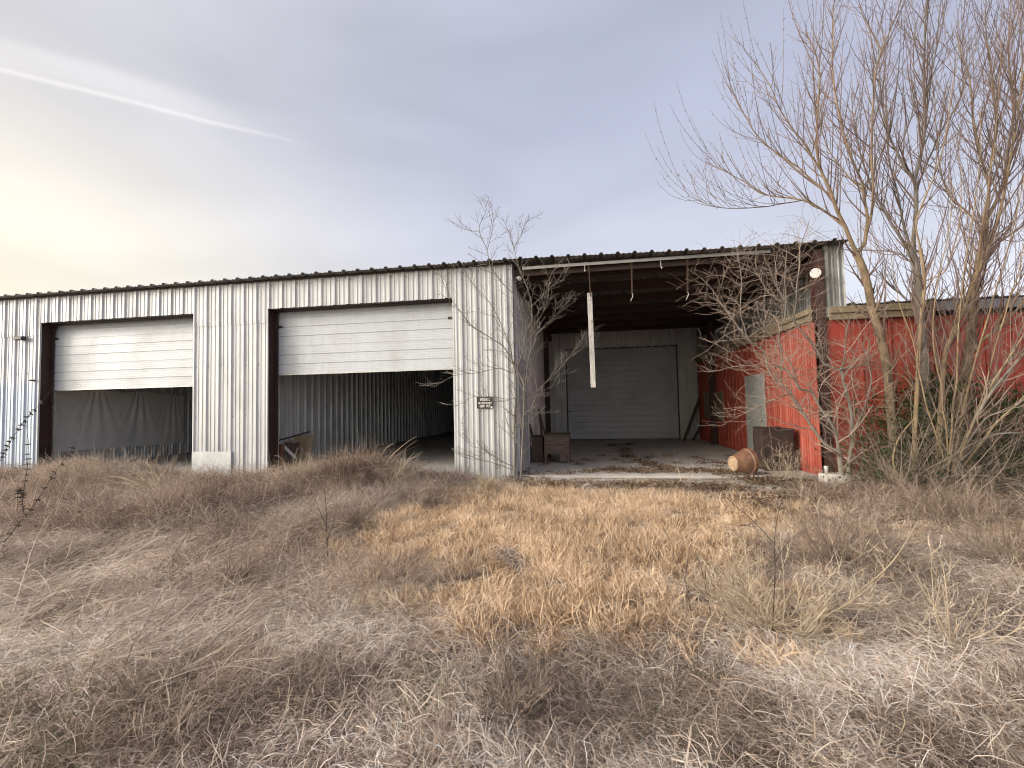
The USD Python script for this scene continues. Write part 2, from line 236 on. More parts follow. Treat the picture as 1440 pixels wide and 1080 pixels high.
def tube(pts, r0, r1=None, sides=6, closed_tip=True):
    P = np.asarray(pts, float); n = len(P); r = np.linspace(r0, r0 if r1 is None else r1, n) if np.ndim(r0) == 0 else np.asarray(r0)
    t = np.gradient(P, axis=0); t /= np.maximum(np.linalg.norm(t, axis=1, keepdims=True), 1e-9)
    ref = np.array([.31, .95, .05]) if abs(t[:, 2]).mean() > .6 else np.array([.05, .1, 1.])
    a = np.cross(t, ref); a /= np.maximum(np.linalg.norm(a, axis=1, keepdims=True), 1e-9); b = np.cross(t, a)
    th = np.arange(sides)*2*np.pi/sides
    v = P[:, None] + r[:, None, None]*(np.cos(th)[None, :, None]*a[:, None] + np.sin(th)[None, :, None]*b[:, None])
    i = np.arange(n-1)[:, None]*sides; j = np.arange(sides)[None]; k = (j+1) % sides
    q = np.stack([i+j, i+k, i+sides+k, i+sides+j], -1).reshape(-1, 4)
    f = np.vstack([q[:, [0, 2, 1]], q[:, [0, 3, 2]]])
    return v.reshape(-1, 3), f
class Shoots(tuple):
    rnd = None
RND = np.random.default_rng(99)
class Acc:
    """many strands in one mesh, each with a random number of its own (primvar rnd)"""
    def __init__(s): s.v, s.f, s.n, s.r = [], [], 0, []
    def add(s, vf):
        v, f = vf; s.v.append(v); s.f.append(f+s.n); s.n += len(v); s.r.append(np.full(len(v), RND.uniform()))
    def mesh(s): m = Shoots((np.vstack(s.v), np.vstack(s.f))); m.rnd = np.concatenate(s.r); return m
def smooth_path(P, n=6):
    P = np.asarray(P, float)
    if len(P) < 3: return P
    Q = np.vstack([2*P[0]-P[1], P, 2*P[-1]-P[-2]]); out = []
    for i in range(1, len(Q)-2):
        for t in np.linspace(0, 1, n, endpoint=False):
            a, b, c, d = Q[i-1:i+3]
            out.append(.5*((2*b)+(c-a)*t+(2*a-5*b+4*c-d)*t*t+(-a+3*b-3*c+d)*t**3))
    return np.vstack(out+[P[-1]])

# ---------------------------------------------------------------- ribbed steel sheets
PITCHR, PHASE = .3048, -.12
def rib_profile(u0, u1, h=.034, phase=PHASE):
    pts = []
    k0, k1 = int(math.floor((u0-phase)/PITCHR))-1, int(math.ceil((u1-phase)/PITCHR))+1
    for k in range(k0, k1+1):
        c = phase+k*PITCHR
        pts += [(c-.046, 0), (c-.021, h), (c+.021, h), (c+.046, 0)]
        for m in (c+.1016, c+.2032): pts += [(m-.019, 0), (m-.009, .009), (m+.009, .009), (m+.019, 0)]
    pts = np.array(pts); d0, d1 = np.interp([u0, u1], pts[:, 0], pts[:, 1])
    ins = pts[(pts[:, 0] > u0+1e-4) & (pts[:, 0] < u1-1e-4)]
    return np.vstack([[u0, d0], ins, [u1, d1]])
def sheet(prof, z0, z1, O, U, Nn, th=.0016, W=(0, 0, 1), zfun=None):
    """a folded sheet: profile (u, depth) along U, drawn from z0 to z1 along W, its front facing Nn"""
    O, U, Nn, W = map(lambda x: np.array(x, float), (O, U, Nn, W)); n = len(prof)
    rows = []
    for dep in (0, -th):
        for z in (z0, z1):
            rows.append(O + prof[:, :1]*U + (prof[:, 1:]+dep)*Nn + z*W)
    v = np.vstack(rows); i = np.arange(n-1); f = []
    def quad(a, b, c, d): f.append(np.stack([a, b, c], 1)); f.append(np.stack([a, c, d], 1))
    A, B, C, D = i, i+n, i+2*n, i+3*n
    quad(A, A+1, B+1, B); quad(C+1, C, D, D+1); quad(A+1, A, C, C+1); quad(B, B+1, D+1, D)
    e = np.array([0]); quad(e, e+n, e+3*n, e+2*n); e = np.array([n-1]); quad(e+n, e, e+2*n, e+3*n)
    m = trimesh.Trimesh(v, np.vstack(f), process=False)
    if np.dot(np.cross(U, W), Nn) < 0: m.faces = m.faces[:, ::-1]
    return m
rng = np.random.default_rng(7)
def wall(owner, u0, u1, z0, z1, O, U, Nn, material, name='wall_panel', h=.034, phase=PHASE, module=3*PITCHR, jitter=.0025):
    """a wall of separate panels three ribs wide"""
    start = phase-.152+module*math.floor((u0-phase+.152)/module); a = u0
    while a < u1-.01:
        start += module; b = min(start, u1)
        if u1-b < .12: b = u1
        off = rng.uniform(-jitter, jitter)
        part(owner, name, sheet(rib_profile(a, b, h, phase), z0, z1, np.array(O)+np.array(Nn)*off, U, Nn), material)
        a = b

ROOFZ = 4.27
def roof_z(x): return ROOFZ - (0.085*np.clip((x-.15)/3.6, 0, 1) if x > .15 else 0.0)

# ---------------------------------------------------------------- ground
def field(x, y):
    """gentle height of the ground"""
    p = np.stack([np.asarray(x)*.45, np.asarray(y)*.45, np.zeros_like(np.asarray(x, float))], -1)
    h = (meshkit.fbm(p, 4, 3)-.5)*.22
    mound = .25*np.exp(-((np.asarray(x)+3.1)/1.35)**2-((np.asarray(y)+.75)/.9)**2)+.17*np.exp(-((np.asarray(x)+9.2)/1.4)**2-((np.asarray(y)+.7)/.9)**2)+.06*np.exp(-((np.asarray(x)+6.)/3)**2-((np.asarray(y)+2.4)/1.)**2)
    near = np.clip((np.asarray(y)+1.2)/.8, 0, 1)
    z = (h*(1-near) - .02) + mound
    inside = (np.asarray(y) > .05) & (np.asarray(x) < 6) & (np.asarray(x) > -15.5) & (np.asarray(y) < 21)
    return np.where(inside, -.15, z)
gx = np.unique(np.concatenate([-np.geomspace(16, 900, 14), np.arange(-16, 16.01, .2), np.geomspace(16.5, 900, 14)]))
gy = np.unique(np.concatenate([-np.geomspace(12, 700, 12), np.arange(-11.8, 1.01, .2), np.arange(1.5, 22, 1.5), np.geomspace(22, 900, 14)]))
X, Y = np.meshgrid(gx, gy); Z = field(X, Y)
idx = np.arange(X.size).reshape(X.shape)
q = np.stack([idx[:-1, :-1], idx[:-1, 1:], idx[1:, 1:], idx[1:, :-1]], -1).reshape(-1, 4)
struct('ground', (np.stack([X, Y, Z], -1).reshape(-1, 3), q), 'earth', smooth=True)

def slab(x0, x1, y0, y1, z1, z0, n=(30, 16), amp=.004, edge=.0, seed=0):
    """cast slab, slightly uneven on top, its front edge chipped"""
    xs, ys = np.linspace(x0, x1, n[0]), np.linspace(y0, y1, n[1]); A, B = np.meshgrid(xs, ys)
    C = z1+(meshkit.fbm(np.stack([A*.8, B*.8, A*0], -1), 3, seed)-.5)*amp
    if edge:
        r = np.random.default_rng(seed); B[0] += r.uniform(0, edge, n[0]); C[0] -= r.uniform(0, .02, n[0])
    top = np.stack([A, B, C], -1).reshape(-1, 3); bot = top.copy(); bot[:, 2] = z0
    i = np.arange(A.size).reshape(A.shape); qs = [np.stack([i[:-1, :-1], i[:-1, 1:], i[1:, 1:], i[1:, :-1]], -1).reshape(-1, 4)]
    m = A.size
    for e in (i[0], i[:, -1], i[-1][::-1], i[::-1, 0]): qs.append(np.stack([e[:-1], e[:-1]+m, e[1:]+m, e[1:]], -1))
    return np.vstack([top, bot]), np.vstack(qs)
struct('concrete_floor', slab(-15.3, 5.9, .06, 20.2, .10, -.14, n=(60, 60), amp=.012), 'concrete', smooth=30)
struct('concrete_apron', slab(.25, 4.45, -.82, .05, .055, -.12, n=(60, 12), edge=.16, seed=4), 'apron', smooth=30)

# ---------------------------------------------------------------- the long metal warehouse
wh = thing('metal_warehouse', 'long low white ribbed metal building with open garage bays', 'warehouse', (0, 0, 0))
F = dict(O=(0, 0, 0), U=(1, 0, 0), Nn=(0, -1, 0), h=.028)
OPEN2, OPEN1, ZO = (-5.36, -1.19), (-11.32, -7.13), 3.645
for (a, b) in ((-15.3, OPEN1[0]), (OPEN1[1], OPEN2[0]), (OPEN2[1], 0.0)):
    wall(wh, a, b, 0.0, 3.36, **F, material='siding')
    wall(wh, a, b, 3.345, 4.27, O=(0, -.008, 0), U=F['U'], Nn=F['Nn'], h=.028, material='siding')
for (a, b) in (OPEN1, OPEN2): wall(wh, a, b, ZO, 4.27, O=(0, -.003, 0), U=F['U'], Nn=F['Nn'], h=.028, material='siding')
# flashing round the openings
for (a, b) in (OPEN1, OPEN2):
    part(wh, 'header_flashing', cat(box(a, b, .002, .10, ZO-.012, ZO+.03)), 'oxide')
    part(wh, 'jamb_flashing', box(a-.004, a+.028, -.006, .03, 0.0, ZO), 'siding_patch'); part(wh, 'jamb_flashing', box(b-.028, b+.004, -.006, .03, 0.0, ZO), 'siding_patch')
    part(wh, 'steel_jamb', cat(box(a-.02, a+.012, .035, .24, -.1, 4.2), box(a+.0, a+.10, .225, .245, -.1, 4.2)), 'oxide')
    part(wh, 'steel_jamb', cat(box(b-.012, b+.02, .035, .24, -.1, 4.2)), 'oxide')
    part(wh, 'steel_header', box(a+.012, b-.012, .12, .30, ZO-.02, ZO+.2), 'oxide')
part(wh, 'corner_trim', cat(box(-.012, .014, -.012, .09, 0, 4.26)), 'siding_patch')
part(wh, 'patch_sheet', box(-7.125, -6.17, -.043, -.038, 0.0, .60), 'siding_patch', label='smooth flat sheet patching the foot of the wall')
# sill footing under the pier
part(wh, 'footing', bbox(-7.2, -5.3, -.06, .05, -.12, -.004, .01), 'pale_concrete')
# roof
xa = -15.6; k = 0
while xa < 5.9:
    xb = min(xa+3*PITCHR, 5.95); zc = roof_z((xa+xb)/2)
    slope = (roof_z(xb)-roof_z(xa))/(xb-xa)
    U = unit((1, 0, slope)); Nn = unit((-slope, 0, 1))
    pr = rib_profile(xa, xb, h=.04, phase=PHASE+.03); pr[:, 0] -= xa
    y0 = -.24+rng.uniform(-.01, .01)
    m = sheet(pr, y0, 20.4, (xa, 0, roof_z(xa)+rng.uniform(0, .004)), U, Nn, th=.004, W=(0, 1, 0))
    part(wh, 'roof_panel', m, 'roof'); xa = xb
part(wh, 'eave_strip', box(-15.3, .02, -.055, -.044, 4.235, 4.268), 'oxide')
sc_ = Acc(); sv, sf = trimesh.creation.icosphere(1, .010).vertices, trimesh.creation.icosphere(1, .010).faces
for k in range(-2, 51):
    xk = PHASE-PITCHR*k+.062
    for zk in (.25, 1.35, 2.45, 3.40, 4.15):
        inside1 = (OPEN1[0]-.05 < xk < OPEN1[1]+.05) or (OPEN2[0]-.05 < xk < OPEN2[1]+.05)
        if (inside1 and zk < 3.8) or xk > -.02 or rng.uniform() < .12: continue
        sc_.add((sv*np.array((1, .5, 1))+np.array((xk, -.004 if zk < 3.39 else -.013, zk+rng.uniform(-.01, .01))), sf))
keys(part(wh, 'screws', sc_.mesh(), 'rust').prim, kind='stuff')
# partitions, rear walls, ends
wall(wh, .3, 20, .08, 4.26, O=(-5.93, 0, 0), U=(0, 1, 0), Nn=(1, 0, 0), material='inner', phase=.1, h=.045)
wall(wh, .3, 20, .08, 4.26, O=(-11.95, 0, 0), U=(0, 1, 0), Nn=(1, 0, 0), material='inner', phase=.2)
wall(wh, .1, 2.2, .02, 4.2, O=(0.02, 0, 0), U=(0, 1, 0), Nn=(1, 0, 0), material='siding', phase=.05)
wall(wh, 2.2, 8.6, .02, 4.2, O=(0.02, 0, 0), U=(0, 1, 0), Nn=(1, 0, 0), material='inner', phase=.05)
wall(wh, .3, 20, .08, 4.26, O=(-.06, 0, 0), U=(0, 1, 0), Nn=(-1, 0, 0), material='inner', phase=.2)
for (a, b) in ((-15.3, .0),): wall(wh, a, b, .0, 4.26, O=(0, 20.1, 0), U=(1, 0, 0), Nn=(0, -1, 0), material='inner')
wall(wh, 0.0, 20.1, .0, 4.26, O=(-15.3, 0, 0), U=(0, 1, 0), Nn=(-1, 0, 0), material='siding')
YB = 8.6; D3 = (.70, 4.71, .12, 3.50)
wall(wh, 0.03, D3[0], .08, 4.2, O=(0, YB, 0), U=(1, 0, 0), Nn=(0, -1, 0), material='inner', h=.045)
wall(wh, D3[1], 5.42, .08, 4.2, O=(0, YB, 0), U=(1, 0, 0), Nn=(0, -1, 0), material='inner', h=.045)
wall(wh, D3[0], D3[1], D3[3], 4.2, O=(0, YB, 0), U=(1, 0, 0), Nn=(0, -1, 0), material='inner', h=.045)
wall(wh, 5.42, 5.95, 3.0, 4.2, O=(0, YB, 0), U=(1, 0, 0), Nn=(0, -1, 0), material='grey_siding')
part(wh, 'door_frame', cat(box(D3[0]-.035, D3[0], YB-.04, YB+.1, .1, D3[3]+.035), box(D3[1], D3[1]+.035, YB-.04, YB+.1, .1, D3[3]+.035), box(D3[0], D3[1], YB-.04, YB+.1, D3[3], D3[3]+.035)), 'black')
wall(wh, 5.62, 5.95, 3.07, 4.18, O=(0, .02, 0), U=(1, 0, 0), Nn=(0, -1, 0), material='grey_siding')
wall(wh, .03, 20, 3.0, 4.18, O=(5.95, 0, 0), U=(0, 1, 0), Nn=(1, 0, 0), material='grey_siding')
wall(wh, 8.7, 20, .0, 4.2, O=(5.9, 0, 0), U=(0, 1, 0), Nn=(1, 0, 0), material='grey_siding')
wall(wh, 0, 5.9, .0, 4.2, O=(0, 20.1, 0), U=(1, 0, 0), Nn=(0, 1, 0), material='grey_siding')
# framing of the open bay
for i, y in enumerate((.42, 1.52, 2.82, 4.1, 5.25, 6.3, 7.4)):
    zt = 4.165
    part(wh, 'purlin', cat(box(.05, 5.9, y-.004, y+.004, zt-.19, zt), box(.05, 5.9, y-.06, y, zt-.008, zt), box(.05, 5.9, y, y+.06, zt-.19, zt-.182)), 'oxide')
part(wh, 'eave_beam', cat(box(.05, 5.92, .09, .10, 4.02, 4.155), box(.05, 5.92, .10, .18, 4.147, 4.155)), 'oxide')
part(wh, 'door_track', cat(box(.22, 4.75, -.02, .06, 4.165, 4.172), box(.22, 4.75, -.024, -.018, 4.115, 4.172)), 'galv', label='pale steel track along the top of the open bay')
def ibeam(x, y, z0, z1, w=.15, d=.2):
    return cat(box(x-w/2, x+w/2, y, y+.01, z0, z1), box(x-.005, x+.005, y+.01, y+d-.01, z0, z1), box(x-w/2, x+w/2, y+d-.01, y+d, z0, z1))
part(wh, 'steel_column', ibeam(5.53, -.03, -.1, 4.12), 'brown_post')
part(wh, 'steel_column', ibeam(.13, 6.2, .1, 4.0), 'oxide'); part(wh, 'steel_column', ibeam(5.33, 6.3, .1, 4.1), 'brown_post')
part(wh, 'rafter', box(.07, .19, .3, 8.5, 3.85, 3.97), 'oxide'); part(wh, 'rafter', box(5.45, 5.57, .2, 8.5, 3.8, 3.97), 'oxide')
part(wh, 'patch_sheet', box(.062, .068, .35, 1.55, .05, 2.45), 'siding_patch', label='pale flat sheet standing against the bay wall')

def door_profile(z0, z1, deep):
    """front of a sectional door from z0 to z1: small ribs, two deep grooves a section"""
    P = [(z0, 0.0)]; z = z0
    H = .615; n = 12; st = H/n
    k = 0
    while z < z1-1e-3:
        zt = min(z+st, z1)
        if k % n in (4, 8): P += [(z+.001, 0), (z+.004, -.035), (z+.036, -.035), (z+.040, 0)] if deep else [(z+.001, 0), (z+.006, -.018), (z+.017, -.018), (z+.022, 0)]
        elif k % n == 0 and deep: P += [(z+.001, 0), (z+.004, -.035), (z+.036, -.035), (z+.040, 0)]
        elif k % n == 0 and k: P += [(z+.001, -.004), (z+.004, -.008), (z+.007, -.0)]
        else: P += [(z+.004, -.0028), (z+.010, -.0028), (z+.013, 0)]
        k += 1; z = zt
    P.append((z1, 0)); P = np.array(P); return P[np.concatenate([[True], np.diff(P[:, 0]) > 1e-5])]
def sectional(owner, x0, x1, y, zb, zt, material, tilt_top=True, name='overhead_door'):
    x = UsdGeom.Xform.Define(stage, numbered(owner.path+'/'+name)); t = T(x.GetPrim(), owner.loc)
    z, i = zb, 0
    while z < zt-.05:
        z1 = min(z+.615, zt); pr = door_profile(0, z1-z-.004, not tilt_top)
        Wd = np.array((1., 0, 0)); O = np.array((0, y, z)); U = np.array((0, 0, 1.)); Nn = np.array((0, -1., 0))
        if tilt_top and z1 >= zt-.01: U = unit((0, .22, 1)); Nn = unit((0, -1, .22))
        m = sheet(pr, x0+.012, x1-.012, O, U, Nn, th=.04, W=Wd); part(t, 'door_section', m, material); z = z1; i += 1
    part(t, 'bottom_seal', box(x0+.01, x1-.01, y, y+.04, zb-.02, zb), 'galv')
    return t
for (a, b, zb) in ((OPEN1[0], OPEN1[1], 2.06), (OPEN2[0], OPEN2[1], 2.245)):
    d = sectional(wh, a+.02, b-.02, .27, zb, 3.78, 'door')
    part(d, 'track', cat(box(a+.03, a+.05, .30, .34, .1, 3.5), beam((a+.04, .32, 3.5), (a+.04, .75, 3.95), .02, .04)), 'galv')
    part(d, 'track', cat(box(b-.05, b-.03, .30, .34, .1, 3.5)), 'galv')
    for sx in (a+.06, b-.2): part(d, 'hinge', box(sx, sx+.12, .255, .27, 3.27, 3.32), 'black')
d3 = sectional(wh, D3[0], D3[1], YB+.03, D3[2]+.03, D3[3], 'door', tilt_top=False)
part(d3, 'latch', cat(box(4.45, 4.62, YB-.02, YB+.02, 1.17, 1.21), box(4.52, 4.57, YB-.04, YB, 1.13, 1.25)), 'galv'); part(d3, 'latch', box(.74, .86, YB-.02, YB+.02, 1.17, 1.2), 'black')

# ---------------------------------------------------------------- the red shed
sh = thing('red_shed', 'red painted lean-to shed built into the end of the metal building', 'shed', (0, 0, 0))
XR = 5.43
DOOR = (2.42, 3.62, 2.06)
def red_side(a, b, z0, z1): wall(sh, a, b, z0, z1, O=(XR, 0, 0), U=(0, 1, 0), Nn=(-1, 0, 0), material='red', phase=.1, h=.026)
red_side(.02, DOOR[0], .02, 2.84); red_side(DOOR[1], YB, .02, 2.84); red_side(DOOR[0], DOOR[1], DOOR[2], 2.84)
for (a, b) in ((5.6, 6.3), (6.9, 7.7)): pass
bx = 5.61
for w in (.40, .28, .30, .40, .28, .42, .34, .4, .3, .42, .36, .4, .34, .42, .4, .36, .42, .4, .4, .38):
    part(sh, 'wall_board', cat(bbox(bx, bx+w-.014, .0+rng.uniform(-.004, .004), .03, -.02, 2.84, .004), box(bx+w*.5-.01, bx+w*.5+.012, -.012, .0-.001, 0, 2.83) if w < .31 else box(bx+.004, bx+.03, -.014, -.002, 0, 2.83)), ('red2', 'red3', 'red')[int(rng.integers(0, 3))]); bx += w
XE = bx
part(sh, 'roof_fascia', bbox(5.63, 7.25, -.10, -.05, 2.83, 2.94, .006), 'wood_trim'); part(sh, 'roof_fascia', bbox(5.63, 7.25, -.14, -.06, 2.945, 3.06, .006), 'wood_trim')
part(sh, 'roof_fascia', bbox(7.26, XE+.2, -.13, -.05, 2.90, 3.06, .006), 'grey_trim')
part(sh, 'side_fascia', bbox(XR-.09, XR-.045, -.02, YB-.05, 2.845, 2.95, .006), 'wood_trim'); part(sh, 'side_fascia', bbox(XR-.13, XR-.05, -.03, YB-.05, 2.955, 3.06, .006), 'wood_trim')
rs = np.array([(5.96, 0), (XE+.3, 0)])
for i in range(10):
    x0 = 5.96+i*(XE+.2-5.96)/10; x1 = x0+(XE+.2-5.96)/10-.003
    part(sh, 'roof_panel', sheet(rib_profile(x0, x1, .03)-np.array([x0, 0]), -.16, 8.8, (x0, 0, 3.09), (1, 0, 0), (0, -.02, 1), th=.004, W=unit((0, 1, .05))), 'grey_trim')
part(sh, 'end_wall', box(XE-.02, XE, .05, 8.6, 0, 2.86), 'red2'); part(sh, 'rear_wall', box(5.96, XE, 8.6, 8.63, 0, 3.3), 'red2'); part(sh, 'ceiling', box(XR+.05, 5.94, .1, 8.55, 2.86, 2.9), 'brown_plank')
dr = part(sh, 'door', cat(bbox(XR-.03, XR+.015, DOOR[0]+.03, DOOR[1]-.03, .05, DOOR[2]-.03, .005)), 'grey_door')
part(dr, 'handle', cat(trimesh.creation.icosphere(2, .032).apply_translation((XR-.09, DOOR[0]+.12, 1.0)), tube_m := trimesh.creation.cylinder(.012, segment=((XR-.09, DOOR[0]+.12, 1.0), (XR-.02, DOOR[0]+.12, 1.0)))), 'galv', smooth=30)
part(sh, 'door_frame', cat(box(XR-.035, XR+.02, DOOR[0]-.01, DOOR[0]+.028, .02, DOOR[2]+.01), box(XR-.035, XR+.02, DOOR[1]-.028, DOOR[1]+.01, .02, DOOR[2]+.01), box(XR-.035, XR+.02, DOOR[0]+.03, DOOR[1]-.03, DOOR[2]-.028, DOOR[2]+.01)), 'grey_door')
part(sh, 'covered_window', bbox(XR-.05, XR-.02, 6.92, 7.77, .88, 1.76, .004), 'glass_board', label='faded tan board covering the window by the rear wall')
part(sh, 'covered_window', bbox(XR-.05, XR-.02, 5.55, 6.25, .88, 1.74, .004), 'glass_board', label='faded tan board covering the window nearer the door')

# ---------------------------------------------------------------- fittings on the walls
sg = thing('warning_sign', 'small black sign with white lettering on the pier beside the open bay', 'sign', (-.58, -.045, 1.53))
C = PY(682, 566, -.05)
part(sg, 'sign_board', bbox(C[0]-.165, C[0]+.165, -.046, -.040, C[2]-.115, C[2]+.115, .002), 'sign_black')
for txt, h, dz, w in (('PRIVATE', .052, .032, .20), ('NO TRESPASSING', .034, -.026, .27), ('KEEP  OUT', .046, -.092, .21)):
    t = meshkit.text_mesh(txt, h, .0015, bold=True); b = t.bounds; t.apply_scale([w/(b[1, 0]-b[0, 0]), 1, 1]); t.apply_translation((-w/2-t.bounds[0, 0], 0, 0))
    R_ = np.array([[1, 0, 0, C[0]], [0, 0, -1, -.0462], [0, 1, 0, C[2]+dz], [0, 0, 0, 1.]]); t.apply_transform(R_); part(sg, 'lettering', t, 'white_text')
part(sg, 'bent_corner', box(C[0]+.11, C[0]+.15, -.049, -.0465, C[2]-.11, C[2]-.08), 'white')
wl = thing('wall_lamp', 'dark oblong lamp on the white wall left of the first garage opening', 'lamp', PY(27, 476, -.04))
c = PY(27, 476, -.1)
part(wl, 'housing', bbox(c[0]-.13, c[0]+.13, -.13, -.045, c[2]-.04, c[2]+.05, .012), 'black'); part(wl, 'lens', bbox(c[0]-.11, c[0]+.11, -.138, -.131, c[2]-.03, c[2]+.03, .004), 'brown_post')
lk = thing('door_latch', 'small rusty latch on the jamb edge of the first garage opening', 'latch', PY(47, 535, -.03)); c = PY(47, 535, -.03)
part(lk, 'bracket', box(c[0]-.06, c[0]+.05, -.06, -.036, c[2]-.02, c[2]+.02), 'rust'); part(lk, 'bolt', trimesh.creation.cylinder(.012, segment=((c[0]-.07, -.07, c[2]), (c[0]+.06, -.07, c[2]))), 'rust', smooth=30)
def flood(label, c, face, r, aim):
    t = thing('flood_light', label, 'lamp', c); c = np.array(c); aim = unit(aim)
    part(t, 'lamp_head', trimesh.creation.cylinder(r*.62, segment=(c-aim*.13, c-aim*.06)), 'white', smooth=30)
    part(t, 'reflector', trimesh.util.concatenate([trimesh.creation.cylinder(r*.85, segment=(c-aim*.06, c-aim*.02)), trimesh.creation.cylinder(r, segment=(c-aim*.02, c))]), 'white', smooth=30)
    part(t, 'lens', trimesh.creation.cylinder(r*.9, segment=(c-aim*.001, c+aim*.006)), 'lens', smooth=30)
    part(t, 'bracket', trimesh.creation.cylinder(.014, segment=(c-aim*.1, np.array(face))), 'galv', smooth=30)
c = PY(1147, 384, -.16); flood('round white lamp on the brown corner post under the roof end', c, (c[0]+.02, -.02, c[2]-.05), .085, (-.25, -1, -.15))
c = PY(731, 392, .05); flood('little white lamp tilted out from the top of the bay corner beside the pier', c, (c[0]-.08, .12, c[2]+.05), .045, (.6, -.7, -.45))

# board hanging from a wire
p0, p1 = PY(828, 371, .0), PY(831, 412, .0); top, bot = PY(829, 412, .0), PY(834.5, 545, .0)
hb = thing('hanging_board', 'grey weathered board hanging upright from a wire in the open bay', 'board', top)
ang = math.atan2(bot[0]-top[0], top[2]-bot[2])
b = bbox(-.047, .047, -.02, .02, -np.linalg.norm(bot-top), 0, .004); b.apply_transform(trimesh.transformations.rotation_matrix(-ang, (0, 1, 0))); b.apply_translation(top)
part(hb, 'board', b, 'plank')
part(hb, 'wire', tube([p0+(0, 0, .01), (p0+top)/2+(.004, 0, 0), top-(-.02, .028, .07)], .009, .009, 6), 'chain')
part(hb, 'bolt', trimesh.creation.cylinder(.014, segment=(top+(.0, -.035, -.1), top+(.0, .03, -.1))), 'white', smooth=30); part(hb, 'bolt', trimesh.creation.cylinder(.012, segment=(top+(.0, -.03, -.19), top+(.0, .03, -.19))), 'white', smooth=30)
def chain(label, a, b):
    t = thing('hanging_chain', label, 'chain', a); n = int(np.linalg.norm(b-a)/.043); ac = Acc()
    for i in range(n):
        c = a+(b-a)*(i+.5)/n; th = np.linspace(0, 2*np.pi, 13); ph = (i % 2)*np.pi/2+.4
        ring = np.stack([np.cos(th)*.015*math.cos(ph), np.cos(th)*.015*math.sin(ph), np.sin(th)*.030], 1)+c
        ac.add(tube(ring, .0062, .0062, 5))
    part(t, 'links', ac.mesh(), 'chain', smooth=True)
    part(t, 'hook', tube(smooth_path([b+(0, 0, .02), b+(.012, 0, -.03), b+(-.02, -.01, -.10), b+(-.035, -.01, -.13)]), .008, .006, 6), 'rope', smooth=True)
chain('rusty chain with a bent pale end hanging in the middle of the bay', PY(888, 366, .01), PY(889, 414, .01))
chain('rusty chain hanging straight down beside the tree twigs', PY(967, 362, .01), PY(967, 412, .01))
for a, b, l in (((822, 371), (822, 381), 'short white wire hook under the track beside the hanging board'), ((929, 369), (930, 377), 'short white wire hook under the track between the two chains')):
    t = thing('wire_hook', l, 'hook', PY(*a, .0)); part(t, 'wire', tube(smooth_path([PY(*a, -.01)+(0, 0, .03), PY(*b, -.01), PY(*b, -.01)+(.02, 0, .02)]), .006, .005, 6), 'white')

# tarp in the first bay
def tarp():
    ny, nz = 90, 40; y = np.linspace(.42, 4.5, ny); s = np.linspace(0, 1, nz); Yg, S = np.meshgrid(y, s)
    top = 2.12-.05*np.sin((Yg-.5)*2.4)**2 - .12*np.exp(-((Yg-4.4)/.25)**2); zb = .50-.02*(Yg-2)
    Zg = zb+(top-zb)*S; xg = -11.87+.03*np.sin(Yg*2.1)*(1-S)
    for c, wd in ((1.75, .5), (3.0, .42), (.6, .3), (4.1, .3)):
        fan = wd*(1.15-S)*1.3+.05; u = (Yg-c)/fan
        xg = xg+.05*np.exp(-u*u*1.2)*np.sin(u*9)*(S**1.2)
    xg += .02*(meshkit.fbm(np.stack([Yg*2, Zg*2, Yg*0], -1), 3, 9)-.5)
    i = np.arange(Yg.size).reshape(Yg.shape); q = np.stack([i[:-1, :-1], i[:-1, 1:], i[1:, 1:], i[1:, :-1]], -1).reshape(-1, 4)
    return np.stack([xg, Yg, Zg], -1).reshape(-1, 3), q
t = thing('grey_tarp', 'grey plastic sheet hung on the side wall inside the first garage bay', 'tarp', (-11.87, 2.4, .5)); part(t, 'sheet', tarp(), 'tarp', smooth=True)
t = thing('pull_rope', 'pale rope with a knot hanging from the first garage door', 'rope', PY(70, 548, .26))
part(t, 'rope', tube(smooth_path([PY(70, 547, .26), PY(69, 590, .26), PY(68, 632, .26)]), .008, .008, 6), 'rope'); part(t, 'knot', trimesh.creation.icosphere(2, .02).apply_translation(PY(68, 634, .26)), 'rope', smooth=True)
part(t, 'loop', tube(smooth_path([PY(71, 556, .26), PY(71.5, 568, .25), PY(74.5, 573, .24), PY(71, 570, .26)]), .008, .008, 6), 'rope')
t = thing('pull_rope', 'thin pale cord hanging at the left edge of the second garage opening', 'rope', PY(383, 590, .26)); part(t, 'rope', tube(smooth_path([PY(383, 560, .26), PY(383.4, 600, .26), PY(383.6, 643, .26)]), .006, .006, 6), 'rope')

# ---------------------------------------------------------------- loose things
dk = thing('old_desk', 'small brown wooden desk standing in the open bay by the left wall', 'desk', (.7, 1.95, .1))
x0, x1, y0, y1 = .40, .97, 1.80, 2.65; H = .66
part(dk, 'desk_top', bbox(x0-.02, x1+.02, y0-.02, y1, .1+H-.03, .1+H, .006), 'desk'); part(dk, 'front_panel', bbox(x0+.02, x1-.02, y0, y0+.02, .1+.22, .1+H-.035, .003), 'desk')
part(dk, 'side_panel', bbox(x0, x0+.02, y0+.005, y1-.02, .1+.20, .1+H-.032, .003), 'desk'); part(dk, 'side_panel', bbox(x1-.02, x1, y0+.005, y1-.02, .1+.20, .1+H-.032, .003), 'desk'); part(dk, 'rear_panel', bbox(x0+.03, x1-.03, y1-.05, y1-.03, .1+.2, .1+H-.035, .003), 'desk')
for lx in (x0+.005, x1-.05):
    for ly in (y0+.002, y1-.07): part(dk, 'leg', bbox(lx, lx+.045, ly, ly+.045, .1, .1+.24, .003), 'desk')
part(dk, 'foot_panel', bbox(x1-.22, x1-.06, y0+.03, y0+.05, .14, .32, .003), 'desk')
